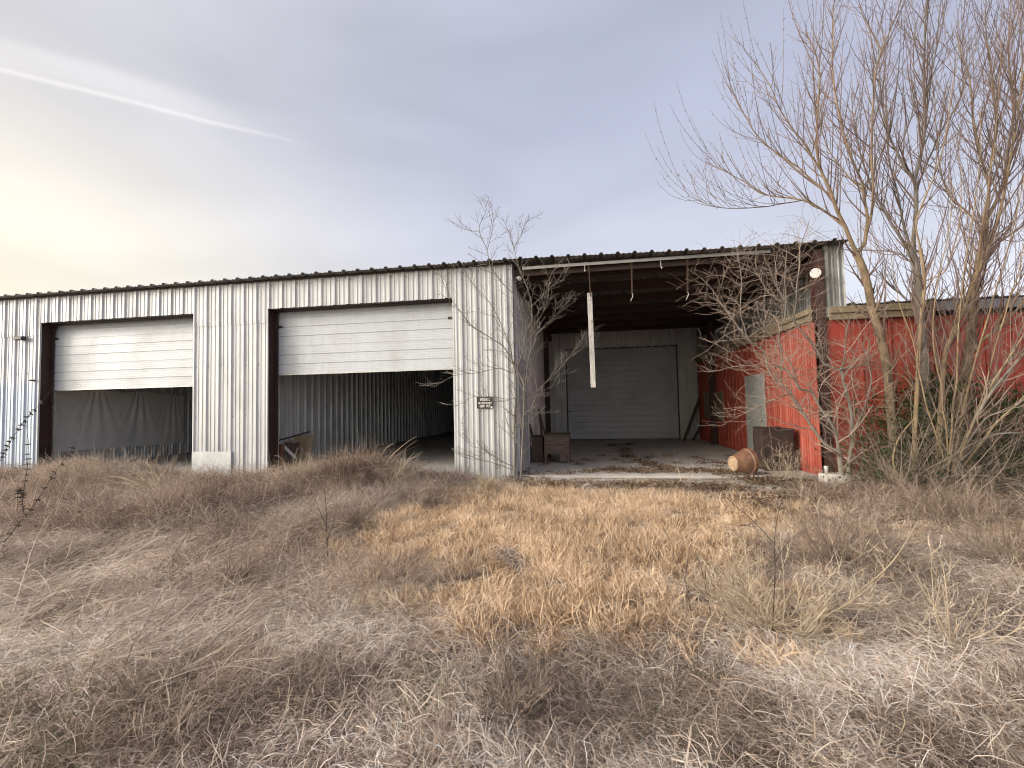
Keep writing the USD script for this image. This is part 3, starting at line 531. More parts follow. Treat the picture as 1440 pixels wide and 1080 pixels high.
bc = thing('broken_chest', 'dark brown broken chest leaning in the shadow behind the old desk', 'chest', (.2, 2.2, .1))
part(bc, 'carcass', bbox(.07, .36, 1.95, 2.7, .1, .70, .006), 'brown_plank'); part(bc, 'broken_post', beam((.12, 2.0, .68), (.05, 1.9, 1.0), .05, .04), 'brown_plank'); part(bc, 'loose_slat', beam((.3, 2.9, .1), (.18, 3.0, 1.35), .07, .03), 'brown_plank'); part(bc, 'loose_slat', beam((.45, 3.0, .1), (.2, 3.05, 1.2), .06, .03), 'brown_plank')

pc = np.array([4.13, .22, .1]); pt_ = thing('clay_pot', 'large brown clay flower pot lying on its side on the concrete', 'pot', pc)
prof = np.array([(0, .0), (.135, .0), (.142, .012), (.175, .12), (.205, .22), (.215, .27), (.222, .275), (.236, .285), (.24, .30), (.24, .35), (.235, .362), (.225, .362), (.215, .35), (.20, .25), (.17, .12), (.13, .03), (0, .028)])
pot = trimesh.creation.revolve(prof, sections=40)
ax = unit((.93, .36, .08)); zx = unit(np.cross((0, 0, 1), ax)); yx = np.cross(ax, zx)
m = np.eye(4); m[:3, 0], m[:3, 1], m[:3, 2] = zx, yx, ax; m[:3, 3] = np.array((4.00, .13, .1+.212)); pot.apply_transform(m)
lift = .1-pot.bounds[0, 2]; pot.apply_translation((0, 0, lift)); m[2, 3] += lift
part(pt_, 'pot_body', pot, 'pot', smooth=35)
bs = trimesh.creation.cylinder(.105, .012, sections=32); bs.apply_translation((0, 0, -.004)); bs.apply_transform(m); part(pt_, 'pot_base', bs, 'pot_base', smooth=35)
rg = trimesh.creation.torus(.122, .014, major_sections=32, minor_sections=8); rg.apply_transform(m); part(pt_, 'foot_ring', rg, 'pot_base', smooth=True)

rb = thing('rusty_bin', 'dark rusty open metal bin against the red shed wall by the door', 'bin', (5.05, 1.05, .1))
def bent(m, a=.012, s=6, seed=5):
    m = m.subdivide().subdivide().subdivide(); m.vertices = m.vertices+(np.stack([meshkit.noise(m.vertices*s, seed+k) for k in range(3)], 1)-.5)*a*2; return m
X0, X1, Y0, Y1 = 4.74, 5.28, .70, 1.26
part(rb, 'front_side', bent(box(X0, X1, Y0, Y0+.012, .06, .89), .02), 'rust'); part(rb, 'left_side', bent(box(X0, X0+.012, Y0+.012, Y1, .08, .90), .02), 'rust'); part(rb, 'right_side', bent(box(X1-.012, X1, Y0+.012, Y1, .08, .90), .02), 'rust'); part(rb, 'rear_side', bent(box(X0, X1, Y1-.012, Y1, .08, .92), .02), 'rust'); part(rb, 'rim', bent(cat(box(X0-.012, X1+.012, Y0-.012, Y0, .86, .90)), .02), 'rust')

cb = thing('concrete_block', 'pale concrete block on the ground in front of the red wall', 'block', PZ(1187, 685, .0))
p = PZ(1163, 686, .0); q_ = PZ(1212, 686, .0)
blk = bbox(p[0], q_[0], p[1]+.02, p[1]+.30, -.05, .205, .018); blk = blk.subdivide().subdivide(); blk.vertices += (np.stack([meshkit.noise(blk.vertices*14, k) for k in range(3)], 1)-.5)*.016
part(cb, 'block', blk, 'pale_concrete')
pv = thing('pipe_stub', 'short white plastic pipe sticking up behind the concrete block', 'pipe', PZ(1163, 680, .0)); p = PZ(1163, 680, .0)
part(pv, 'pipe', trimesh.creation.cylinder(.026, segment=(p, p+(.0, 0, .26))), 'white', smooth=30); part(pv, 'cap', trimesh.creation.cylinder(.034, segment=(p+(.0, 0, .255), p+(0, 0, .30))), 'white', smooth=30)
for a, b, l in (((962, 626), (984, 560), 'taller brown board leaning in the rear right corner of the bay'), ((975, 628), (995, 582), 'shorter brown board leaning in the rear right corner of the bay')):
    A = PZ(a[0], a[1], .1); B = PY(b[0], b[1], 8.45); A = np.array([PY(a[0], a[1], 7.9)[0], 7.9, .1])
    t = thing('leaning_board', l, 'board', A); part(t, 'board', beam(A, B, .11, .035), 'brown_plank')

# wrecked furniture in the second opening
wf = thing('wrecked_cabinet', 'rust brown cabinet carcass fallen apart inside the second opening', 'cabinet', (-5.75, .9, .1))
A = PY(392, 660, .75)
B0, B1 = PY(383, 655, .55), PY(397, 655, .55)
part(wf, 'side_panel', bbox(B0[0], B1[0], .54, .56, .05, .70, .004), 'rust_red'); part(wf, 'side_panel', bbox(B1[0], B1[0]+.02, .56, 1.15, .05, .69, .004), 'brown_plank')
part(wf, 'rail', beam((B0[0]-.05, .62, .74), (B1[0]+.16, 1.35, .93), .04, .03), 'rust'); part(wf, 'rail', beam((B1[0]+.01, .60, .66), (B1[0]+.22, .70, .40), .02, .035), 'galv'); part(wf, 'rail', beam((B1[0]+.01, .60, .61), (B1[0]+.22, .70, .36), .02, .03), 'galv')
C0, C1 = PY(406, 618, 1.2), PY(428, 634, 1.2); part(wf, 'rail', beam(C0, C1, .02, .035), 'galv')
D0 = PY(398, 622, 1.4); D1 = PY(409, 630, 1.4); part(wf, 'rear_panel', bbox(D0[0], D1[0], 1.4, 1.42, D1[2], D0[2], .004), 'rust_red')
tb = thing('tan_board', 'stained tan board leaning behind the wrecked cabinet in the second opening', 'board', (-5.4, 1.8, .1)); c0, c1 = PY(409, 612, 1.75), PY(441, 612, 1.75)
part(tb, 'board', cat(beam(((c0[0]+c1[0])/2, 1.55, .08), ((c0[0]+c1[0])/2, 1.78, c0[2]), c1[0]-c0[0], .02, up=(0, 1, 0))), 'card')
part(tb, 'stain_strip', (tube(smooth_path([PY(436, 613, 1.72), PY(434, 622, 1.7), PY(436.5, 632, 1.66)]), .008, .006, 5)), 'rope')

# ---------------------------------------------------------------- plants: growth helpers
def rot_about(v, axis, a):
    axis = unit(axis); return v*math.cos(a)+np.cross(axis, v)*math.sin(a)+axis*np.dot(axis, v)*(1-math.cos(a))
def grow(p, d, L, r, up, curl, n):
    P = [np.array(p)]; d = unit(d); st = L/n; drift = r.normal(0, 1, 3)*curl
    for i in range(n):
        drift = drift*.72+r.normal(0, 1, 3)*curl*.6
        d = unit(d+drift*.5+np.array([0, 0, up]))
        P.append(P[-1]+d*st)
    return np.array(P)
def sprout(ac, path, r0, r1, rg, level, spacing, lens, ang, up, curl, t0=.15, rchild=.55, spur=0.0, rmin=.0017, side=4, tlen=True, maxr=.02):
    """side shoots along a path, each with its own shoots down to the given level"""
    seg = np.linalg.norm(np.diff(path, axis=0), axis=1); cum = np.concatenate([[0], np.cumsum(seg)]); Lp = cum[-1]
    s = Lp*t0+rg.uniform(0, spacing)
    phi = rg.uniform(0, 6.28)
    while s < Lp*.985:
        i = min(np.searchsorted(cum, s)-1, len(path)-2); f = (s-cum[i])/max(seg[i], 1e-6); p = path[i]+(path[i+1]-path[i])*f; d = unit(path[i+1]-path[i]); rr = r0+(r1-r0)*s/Lp
        phi += 2.4+rg.normal(0, .5); ax_ = np.cross(d, (math.cos(phi), math.sin(phi), .3)); ax_ = unit(ax_+1e-6)
        cd = rot_about(d, ax_, ang*rg.uniform(.6, 1.35)); taper = (1-.55*s/Lp) if tlen else 1
        L = rg.uniform(*lens)*taper; n = max(3, int(L/.09)) if L > .3 else 3; n = min(n, 9)
        cr = max(min(rr*rchild, maxr), rmin*1.25)
        P = grow(p, cd, L, rg, up, curl, n); ac.add(tube(P, cr, rmin*.7, side if cr < .006 else 5))
        if level > 0: sprout(ac, P, cr, rmin, rg, level-1, spacing*.62, (lens[0]*.38, lens[1]*.42), ang*1.05, up*.8, curl*1.05, .18, rchild, spur, rmin, 3, tlen, maxr)
        elif spur:
            k = int(L/spur)
            for j in range(k):
                q_ = P[min(int(rg.uniform(.1, 1)*n), n-1)]; dd = rot_about(cd, rg.normal(0, 1, 3), 1.1); ac.add(tube(np.array([q_, q_+unit(dd+(0, 0, .2))*rg.uniform(.02, .05)]), rmin, rmin*.5, 3))
        s += spacing*rg.uniform(.55, 1.5)
def px_path(pts, r, wander=.0):
    return smooth_path([PY(a, b, y) for a, b, y in pts], 5)
def ppx(w, y): return w*(y-CAM[1])/FPX/2*.62        # half width in metres of w photograph pixels at depth y

def guided_tree(name, label, limbs, bark, twig, seed, spacing=.28, lens=(.5, 1.5), ang=.62, up=.12, curl=.10, level=1, spur=.12, group=None, rmin=.0027, t0=.2, whips=0.0, wl=.78, fine=0.0):
    rg = np.random.default_rng(seed); base = PY(*limbs[0][0][0]); t = thing(name, label, 'tree', base, group); tw = Acc()
    for i, (pts, w0, w1) in enumerate(limbs):
        P = px_path(pts, rg); P = P+ (np.stack([meshkit.noise(P*3.1, seed+k) for k in range(3)], 1)-.5)*.03*min(1, i)
        kf = .86 if i == 0 else wl; ra, rb_ = ppx(w0*kf, pts[0][2]), ppx(w1*kf, pts[-1][2])
        part(t, 'trunk' if i == 0 else 'limb', tube(P, ra, rb_, 9 if i == 0 else 7), bark, smooth=True)
        sprout(tw, P, ra, rb_, rg, level, spacing, lens, ang, up, curl, t0=(.34 if i == 0 else t0), spur=spur, rmin=rmin)
        if fine: sprout(tw, P, ra, rb_, rg, 0, fine, (.2, .8), 1.2, -.01, .38, t0=.05, spur=0, rmin=.0022, maxr=.0032, side=3, tlen=False)
        if whips: sprout(tw, P, ra, rb_, rg, 0, whips, (.7, 1.9), .5, .15, .06, t0=(.5 if i == 0 else .1), spur=.07, rmin=rmin, maxr=.009, tlen=False)
    part(t, 'crown', tw.mesh(), twig)
    return t


Yt = -.55
guided_tree('bare_tree', 'bare forked tree with tan bark rising against the roof corner', [
  ([(1262, 684, -.5), (1254, 600, -.5), (1250, 540, -.5), (1240, 480, -.5), (1226, 433, -.5), (1220, 400, -.5), (1211, 371, -.5), (1203, 356, -.5)], 19, 15),
  ([(1203, 358, -.5), (1189, 320, -.6), (1170, 275, -.8), (1154, 237, -.9), (1149, 180, -1.0), (1152, 95, -1.1), (1132, 44, -1.1)], 11, 2.2),
  ([(1155, 240, -.9), (1132, 203, -1.1), (1102, 165, -1.3), (1082, 120, -1.4), (1058, 82, -1.5)], 5, 1.4),
  ([(1189, 320, -.6), (1160, 296, -.4), (1128, 281, -.3), (1076, 274, -.1), (1040, 252, 0.), (992, 227, .1)], 6.5, 1.3),
  ([(1172, 280, -.7), (1128, 240, -.5), (1092, 215, -.4), (1060, 185, -.4), (1036, 140, -.3), (1021, 118, -.3)], 5, 1.3),
  ([(1128, 281, -.3), (1080, 290, -.6), (1040, 293, -.8), (1005, 290, -.9), (965, 276, -1.)], 3, 1.1),
  ([(1205, 358, -.5), (1219, 330, -.4), (1214, 270, -.3), (1190, 200, -.2), (1173, 125, -.2), (1170, 50, -.1), (1176, -30, -.1)], 9, 2.0),
  ([(1216, 345, -.5), (1227, 290, -.7), (1226, 200, -.9), (1230, 111, -1.), (1240, 70, -1.1), (1266, 6, -1.2), (1275, -60, -1.2)], 7, 1.8),
  ([(1240, 75, -1.1), (1222, 38, -1.0), (1208, 4, -1.0), (1204, -40, -1.)], 3, 1.2),
  ([(1214, 270, -.3), (1186, 240, 0), (1160, 200, .2), (1150, 150, .3), (1140, 80, .4)], 4, 1.2),
  ], 'bark', 'twig', 11, t0=.12, spacing=.19, lens=(.5, 1.5), whips=.17)
guided_tree('bare_tree', 'bare grey trunked tree growing straight up in the middle of the thicket', [
  ([(1306, 690, -.25), (1303, 600, -.25), (1301, 520, -.25), (1294, 440, -.25), (1288, 373, -.25), (1279, 352, -.25)], 21, 15),
  ([(1281, 355, -.25), (1264, 330, -.1), (1240, 290, .1), (1222, 250, .2), (1206, 200, .3), (1196, 130, .3)], 8, 1.6),
  ([(1284, 360, -.25), (1272, 320, 0), (1262, 270, .2), (1250, 220, .3), (1246, 150, .4), (1244, 60, .4)], 7, 1.5),
  ([(1282, 356, -.25), (1288, 300, -.4), (1286, 256, -.5), (1262, 216, -.6), (1247, 178, -.6), (1238, 120, -.7), (1234, 40, -.8)], 10, 1.6),
  ([(1286, 258, -.5), (1300, 185, -.6), (1299, 93, -.7), (1303, 0, -.7), (1304, -60, -.7)], 8, 2),
  ([(1287, 265, -.5), (1303, 232, -.3), (1324, 185, -.2), (1336, 165, -.1), (1352, 130, 0), (1362, 60, .1)], 5, 1.3),
  ([(1299, 150, -.6), (1314, 80, -.8), (1322, 10, -.9), (1324, -40, -.9)], 3.5, 1.3),
  ([(1262, 216, -.6), (1285, 150, -.9), (1284, 80, -1.), (1291, 20, -1.)], 3.5, 1.2),
  ([(1288, 373, -.25), (1262, 356, .3), (1230, 352, .7), (1205, 352, 1.0)], 5, 2),
  ([(1296, 440, -.25), (1268, 415, .2), (1245, 395, .4), (1236, 380, .6)], 6, 2.4),
  ], 'bark_grey', 'twig', 12, t0=.12, spacing=.19, lens=(.5, 1.5), whips=.17)
guided_tree('bare_sapling', 'slender golden barked stem standing in front of the grey trunk', [
  ([(1285, 680, -.75), (1286, 620, -.75), (1289, 560, -.75), (1292, 500, -.75), (1295, 450, -.75), (1300, 395, -.75), (1294, 350, -.75)], 9, 6.5),
  ([(1294, 350, -.75), (1290, 310, -.8), (1312, 250, -1.), (1330, 190, -1.1), (1338, 140, -1.2), (1350, 60, -1.2)], 5, 1.3),
  ([(1300, 395, -.75), (1330, 380, -.9), (1345, 330, -1.), (1352, 270, -1.1), (1346, 200, -1.2)], 4, 1.2),
  ([(1288, 550, -.75), (1268, 528, -.9), (1240, 525, -1.)], 3.5, 1.6),
  ([(1285, 590, -.75), (1262, 622, -1.0), (1256, 652, -1.1), (1268, 676, -1.1)], 4, 3),
  ], 'bark_gold', 'twig', 13, t0=.15, spacing=.24, whips=.3)
guided_tree('bare_tree', 'bare tree with a thick leaning trunk at the far end of the thicket', [
  ([(1332, 690, -.45), (1340, 640, -.45), (1350, 585, -.45), (1358, 525, -.45), (1362, 490, -.45), (1369, 438, -.45), (1372, 395, -.45), (1381, 345, -.45), (1386, 312, -.45)], 23, 13),
  ([(1386, 312, -.45), (1390, 262, -.5), (1372, 185, -.7), (1362, 111, -.8), (1344, 44, -.9)], 8, 1.6),
  ([(1386, 312, -.45), (1410, 262, -.4), (1417, 222, -.3), (1425, 165, -.2), (1418, 74, -.1), (1422, -10, 0)], 9, 2),
  ([(1388, 330, -.45), (1360, 298, -.2), (1340, 280, 0), (1322, 240, .2), (1316, 170, .3), (1310, 100, .3)], 6, 1.4),
  ([(1372, 395, -.45), (1400, 345, -.3), (1436, 320, -.2), (1475, 270, -.1)], 7, 2),
  ([(1390, 262, -.5), (1400, 180, -.8), (1394, 100, -.9), (1386, 30, -1.), (1392, -40, -1)], 5, 1.5),
  ([(1425, 165, -.2), (1440, 110, -.1), (1446, 40, 0), (1440, -20, 0)], 4, 1.5),
  ([(1361, 505, -.45), (1380, 480, -.7), (1410, 455, -.9), (1460, 405, -1.)], 10, 4),
  ([(1400, 460, -.85), (1420, 420, -1.), (1452, 360, -1.)], 5, 2),
  ], 'bark', 'twig', 14, t0=.12, spacing=.19, lens=(.5, 1.5), whips=.17)
guided_tree('bare_tree', 'slim bare tree leaning right between the grey trunk and the thick leaning trunk', [
  ([(1318, 684, -.6), (1320, 620, -.6), (1324, 560, -.6), (1329, 500, -.6), (1341, 468, -.65), (1354, 436, -.7), (1374, 384, -.75), (1396, 330, -.8)], 11, 8),
  ([(1396, 330, -.8), (1410, 280, -.8), (1422, 222, -.9), (1432, 160, -1.), (1438, 80, -1.), (1432, 10, -1.)], 7, 1.7),
  ([(1374, 384, -.75), (1384, 300, -.9), (1396, 220, -1.), (1404, 140, -1.1), (1408, 50, -1.1)], 4, 1.3),
  ([(1404, 305, -.8), (1440, 250, -.7), (1462, 180, -.7)], 4, 1.6),
  ([(1329, 500, -.6), (1345, 440, -.9), (1360, 400, -1.), (1370, 330, -1.1)], 3.5, 1.4),
  ], 'bark_gold', 'twig', 15, t0=.12, spacing=.2, lens=(.5, 1.5), whips=.17)
guided_tree('bare_tree', 'low bare tree throwing long grey limbs out past the right end of the thicket', [
  ([(1345, 672, -.9), (1352, 640, -.9), (1366, 600, -1.), (1392, 555, -1.2), (1420, 520, -1.3), (1465, 470, -1.4)], 9, 4),
  ([(1366, 600, -1.), (1400, 530, -.9), (1440, 492, -.8), (1480, 460, -.7)], 6, 2),
  ([(1356, 630, -.95), (1385, 590, -1.5), (1420, 575, -1.7), (1470, 540, -1.8)], 5, 1.5),
  ([(1350, 650, -.9), (1390, 615, -1.3), (1440, 608, -1.5), (1480, 600, -1.5)], 4, 1.5),
  ([(1380, 575, -1.1), (1420, 500, -1.0), (1452, 430, -1.0)], 5, 1.5),
  ], 'bark_grey', 'twig_pale', 16, t0=.12, spacing=.2, up=.05, lens=(.4, 1.1))

guided_tree('slim_stems', 'spray of slim straight stems fanning right from the base of the leaning trunk', [
  ([(1338, 676, -.8), (1350, 600, -.85), (1368, 520, -.9), (1394, 430, -1.), (1420, 340, -1.1), (1440, 250, -1.2)], 5, 1.8),
  ([(1334, 676, -.8), (1338, 600, -.9), (1346, 520, -1.), (1350, 430, -1.1), (1362, 340, -1.2), (1376, 240, -1.3), (1380, 150, -1.3)], 5, 1.4),
  ([(1340, 676, -.8), (1362, 610, -1.), (1396, 540, -1.2), (1440, 470, -1.3), (1480, 410, -1.4)], 5, 2),
  ([(1336, 660, -.8), (1325, 560, -.9), (1312, 470, -1.), (1318, 400, -1.1), (1334, 330, -1.2), (1342, 260, -1.3)], 4, 1.3),
  ([(1342, 670, -.8), (1374, 632, -1.), (1406, 590, -1.2), (1452, 545, -1.3)], 6, 3),
  ([(1330, 650, -.8), (1300, 560, -1.), (1284, 480, -1.1), (1264, 420, -1.2), (1252, 350, -1.2)], 3.5, 1.2),
  ([(1344, 660, -.8), (1380, 560, -1.), (1408, 460, -1.1), (1432, 380, -1.2), (1450, 300, -1.2)], 4, 1.5),
  ], 'bark_gold', 'twig', 17, t0=.12, spacing=.17, lens=(.3, 1.1), up=.08, whips=.4)

# the contorted small tree in front of the red wall
guided_tree('twisted_tree', 'low twisted tree with curling pale twigs hanging before the red wall', [
  ([(1186, 690, -.45), (1183, 660, -.45), (1180, 634, -.45)], 14, 11),
  ([(1180, 634, -.45), (1160, 624, -.4), (1142, 600, -.35), (1126, 575, -.3), (1111, 553, -.25), (1098, 540, -.2), (1084, 526, -.2), (1077, 505, -.2), (1072, 492, -.2), (1054, 478, -.2), (1046, 458, -.25), (1041, 440, -.3), (1042, 395, -.4), (1036, 350, -.5)], 8, 2),
  ([(1181, 640, -.45), (1174, 605, -.5), (1164, 588, -.55), (1153, 571, -.6), (1140, 552, -.6), (1124, 548, -.65), (1118, 535, -.7), (1104, 520, -.75), (1085, 512, -.8)], 8, 3),
  ([(1195, 690, -.55), (1194, 650, -.55), (1199, 610, -.55), (1195, 570, -.5), (1186, 536, -.5), (1180, 521, -.5), (1160, 512, -.5), (1149, 492, -.5), (1134, 474, -.55), (1116, 451, -.6), (1106, 430, -.7), (1092, 400, -.8), (1080, 370, -.9)], 9.5, 2.4),
  ([(1180, 521, -.5), (1188, 500, -.7), (1190, 470, -.8), (1198, 440, -.9)], 5, 1.6),
  ([(1182, 520, -.5), (1200, 516, -.3), (1216, 512, -.2), (1226, 500, -.2)], 5, 2),
  ([(1084, 526, -.2), (1060, 515, -.1), (1030, 516, 0), (1005, 522, .1), (985, 514, .1)], 3.5, 1.3),
  ([(1054, 478, -.2), (1030, 450, -.1), (1010, 420, 0), (990, 395, 0), (968, 380, 0)], 3.5, 1.2),
  ([(1111, 553, -.25), (1092, 560, -.5), (1060, 575, -.6), (1030, 590, -.6)], 3, 1.2),
  ([(1098, 540, -.2), (1100, 500, -.5), (1095, 470, -.6), (1105, 440, -.7), (1104, 395, -.8), (1106, 350, -.8)], 4.5, 1.8),
  ([(1116, 451, -.6), (1120, 420, -.9), (1122, 385, -1.), (1126, 350, -1.), (1138, 310, -1.)], 4, 1.6),
  ([(1124, 548, -.65), (1112, 510, -.9), (1090, 480, -1.), (1070, 450, -1.1), (1062, 420, -1.1)], 3.5, 1.3),
  ([(1199, 610, -.55), (1216, 570, -.7), (1225, 535, -.8), (1220, 505, -.8), (1206, 470, -.8)], 5, 1.6),
  ([(1106, 430, -.7), (1080, 410, -.8), (1060, 380, -.9), (1030, 365, -.9)], 3, 1.2),
  ], 'bark_grey', 'twig_pale', 21, t0=.10, spacing=.12, lens=(.45, 1.45), ang=1.0, up=.015, curl=.27, level=1, spur=0, rmin=.0023, wl=.8, fine=.10)

# the sapling at the pier corner
guided_tree('bare_sapling', 'thin bare sapling with several stems at the corner of the pier and open bay', [
  ([(724, 676, -.28), (724, 640, -.28), (723, 600, -.28), (725, 560, -.28), (725, 530, -.28), (722, 512, -.28)], 6, 4.5),
  ([(733, 676, -.36), (734, 640, -.36), (736, 600, -.36), (737, 555, -.36), (734, 535, -.36), (726, 518, -.36), (720, 505, -.4), (706, 486, -.45), (688, 474, -.5), (665, 458, -.6), (645, 435, -.7), (630, 412, -.75), (616, 380, -.8)], 6.5, 1.2),
  ([(722, 512, -.28), (718, 490, -.3), (710, 470, -.35), (702, 450, -.4), (688, 425, -.5), (668, 402, -.55), (652, 380, -.6)], 3.5, 1.1),
  ([(727, 522, -.3), (735, 490, -.3), (735, 450, -.3), (726, 420, -.35), (704, 395, -.4), (690, 375, -.5), (684, 350, -.55), (674, 322, -.6), (684, 295, -.6), (676, 276, -.6)], 3.6, 1.0),
  ([(685, 352, -.55), (694, 318, -.6), (692, 290, -.6)], 1.8, .9),
  ([(675, 325, -.6), (658, 324, -.6), (638, 314, -.6)], 1.6, .9),
  ([(737, 545, -.36), (744, 500, -.3), (748, 460, -.25), (748, 430, -.25), (740, 400, -.3), (728, 370, -.4), (722, 345, -.4), (712, 318, -.4), (706, 305, -.4)], 3.6, 1.0),
  ([(722, 350, -.4), (735, 325, -.4), (740, 305, -.4)], 1.7, .9),
  ([(748, 465, -.25), (760, 445, -.2), (770, 420, -.2), (776, 385, -.2), (792, 365, -.2)], 2.4, .9),
  ([(748, 430, -.25), (764, 415, -.2), (780, 400, -.2), (795, 394, -.2)], 2, .9),
  ([(747, 480, -.25), (760, 465, -.1), (785, 440, 0), (805, 415, 0)], 2.2, .9),
  ([(738, 565, -.36), (760, 545, -.2), (785, 520, -.1), (810, 490, 0), (838, 460, .1)], 2.6, .9),
  ([(722, 525, -.36), (700, 518, -.5), (670, 525, -.6), (640, 528, -.7), (610, 545, -.8)], 2.4, .9),
  ([(724, 655, -.28), (705, 648, -.4), (680, 632, -.5), (660, 625, -.55), (650, 600, -.6)], 2.4, .9),
  ([(722, 660, -.28), (690, 650, -.4), (660, 645, -.5), (640, 638, -.6)], 2.2, .9),
  ([(724, 560, -.28), (700, 565, -.5), (670, 558, -.6), (640, 572, -.6)], 2, .8),
  ([(735, 590, -.36), (748, 580, -.3), (752, 560, -.3), (772, 545, -.2)], 2.4, .9),
  ], 'bark_grey', 'twig_grey', 31, t0=.08, spacing=.105, lens=(.25, .8), ang=.75, up=.04, curl=.14, level=1, spur=0, rmin=.0030)

# trees behind the red shed
def far_tree(name, label, x, y, H, seed, spread=.5):
    rg = np.random.default_rng(seed); t = thing(name, label, 'tree', (x, y, 0), 'bare trees behind the red shed'); tw = Acc()
    trunk = grow((x, y, -.1), (rg.normal(0, .08), rg.normal(0, .08), 1), H*.45, rg, .1, .04, 8); part(t, 'trunk', tube(trunk, H*.022, H*.012, 7), 'bark_grey', smooth=True)
    for k in range(11):
        i = rg.integers(3, 9); d = unit((math.cos(k*2.4)*spread, math.sin(k*2.4)*spread, rg.uniform(.3, .9))); P = grow(trunk[min(i, 8)], d, H*rg.uniform(.35, .6), rg, .05, .10, 9)
        tw.add(tube(P, H*.007, H*.0015, 5)); sprout(tw, P, H*.006, H*.0012, rg, 2, H*.045, (H*.10, H*.22), .7, .03, .12, t0=.1, rmin=.006, side=3)
    part(t, 'crown', tw.mesh(), 'twig_grey')
far_tree('far_tree', 'wide bare tree showing above the far end of the red shed roof', 17.5, 22, 8.2, 41)
far_tree('far_tree', 'smaller bare tree showing over the shed roof between the trunks', 12.3, 26, 7.2, 42)
far_tree('far_tree', 'bare tree crown at the photo edge beyond the shed roof', 21.5, 19, 7.4, 43)

# ---------------------------------------------------------------- evergreen shrub at the foot of the trees
def leaf_shape(L, w): return np.array([(0, 0, 0), (w*.5, L*.4, .01), (0, L, -.005), (-w*.5, L*.4, .01)]), np.array([(0, 1, 2), (0, 2, 3)])
def leafy(name, label, spots, seed, n, stem='twig'):
    rg = np.random.default_rng(seed); base = PY(*spots[0][:3]); base[2] = 0; t = thing(name, label, 'shrub', base); ac, st = Acc(), Acc(); LV, LF = leaf_shape(.06, .035)
    for (px, py, y, sx, sz) in spots:
        c = PY(px, py, y)
        for j in range(7):
            a = np.array([c[0]+rg.normal(0, sx*.4), y+rg.normal(0, .15), .0]); st.add(tube(smooth_path([a, (a+c)/2+rg.normal(0, .08, 3), c+rg.normal(0, 1, 3)*(sx*.7, .15, sz*.7)]), .006, .002, 4))
        for j in range(n):
            p = c+rg.normal(0, 1, 3)*(sx, .22, sz); 
            if p[2] < .02: continue
            s = rg.uniform(.6, 1.25); R3 = trimesh.transformations.random_rotation_matrix(rg.uniform(size=3))[:3, :3]; ac.add(((LV*s)@R3.T+p, LF))
    part(t, 'stems', st.mesh(), stem); part(t, 'foliage', ac.mesh(), 'ivy')
leafy('evergreen_shrub', 'dark green leafy shrub tangled round the foot of the bare trees', [(1262, 590, -.35, .32, .22), (1240, 640, -.5, .25, .25), (1310, 560, -.15, .28, .16), (1290, 655, -.4, .35, .16), (1340, 590, -.3, .25, .2), (1325, 540, -.2, .18, .10), (1300, 610, -.2, .4, .25), (1280, 662, -.55, .45, .10), (1330, 640, -.3, .3, .25)], 51, 900)
leafy('evergreen_shrub', 'darker green shrub under the leaning limbs by the shed end', [(1400, 600, -.25, .35, .28), (1370, 640, -.4, .3, .2), (1440, 630, -.3, .35, .3), (1425, 570, -.2, .3, .15), (1390, 650, -.6, .4, .15), (1440, 655, -.4, .4, .12)], 52, 900)
# tangle of dead stems among the trunks
rg = np.random.default_rng(61)
tt = thing('dead_thicket', 'tangle of dead leafless stems filling the base of the tree thicket', 'shrub', (7.2, -.6, 0)); ac = Acc()
for k in range(760):
    a = np.array([rg.uniform(5.9, 9.6), rg.uniform(-1.15, -.2), -.02]); d = unit((rg.normal(0, .6), rg.normal(-.15, .4), rg.uniform(.3, 1.1))); P = grow(a, d, rg.uniform(.4, 1.9), rg, -.02, .18, 8)
    ac.add(tube(P, rg.uniform(.003, .008), .0016, 4)); sprout(ac, P, .005, .002, rg, 0, .16, (.15, .55), .8, .0, .2, t0=.2, rmin=.0017, side=3)
part(tt, 'stems', ac.mesh(), 'twig_grey2')

# ---------------------------------------------------------------- single weeds and bushes of the field
def ground_at(px, py, z=0.0):
    p = PZ(px, py, z)
    for _ in range(4): p = PZ(px, py, float(field(np.array(p[0]), np.array(p[1]))))
    return p
def stalk(name, label, limbs, material, w, whorl=False, seed=0, sp=0.0, lens=(.06, .2), wood=None, cat_='weed', group=None):
    rg = np.random.default_rng(seed); base = PY(*limbs[0][0]); t = thing(name, label, cat_, base, group); side = Acc()
    for i, pts in enumerate(limbs):
        P = px_path(pts, rg); y = pts[0][2]; r0 = ppx(w*(1 if i == 0 else .75), y); part(t, 'stem', tube(P, r0, r0*.35, 6), material, smooth=True)
        if whorl:
            n = len(P)
            for j in np.linspace(1, n*.72, 13).astype(int):
                p = P[min(j, n-1)]; d = unit(P[min(j, n-2)+1]-P[min(j, n-2)])
                for k in range(4):
                    a = rg.uniform(0, 6.28); v = unit(np.cross(d, (math.cos(a), math.sin(a), .2))); side.add(tube(np.array([p, p+v*.016+d*.004, p+v*.034]), .009, .004, 5))
        if sp: sprout(side, P, r0, r0*.4, rg, 1, sp, lens, .7, .03, .14, t0=.2, rmin=.0012, side=3)
    if side.n: keys(part(t, 'seed_heads' if whorl else 'twigs', side.mesh(), material).prim, kind='stuff')
stalk('dead_stalk', 'dark dead stalk with whorled seed heads leaning across the left jamb', [[(0, 648, -4.2), (14, 622, -4.2), (34, 592, -4.2), (58, 566, -4.2), (80, 538, -4.2)]], 'weed_dark', 1.6, True, 1)
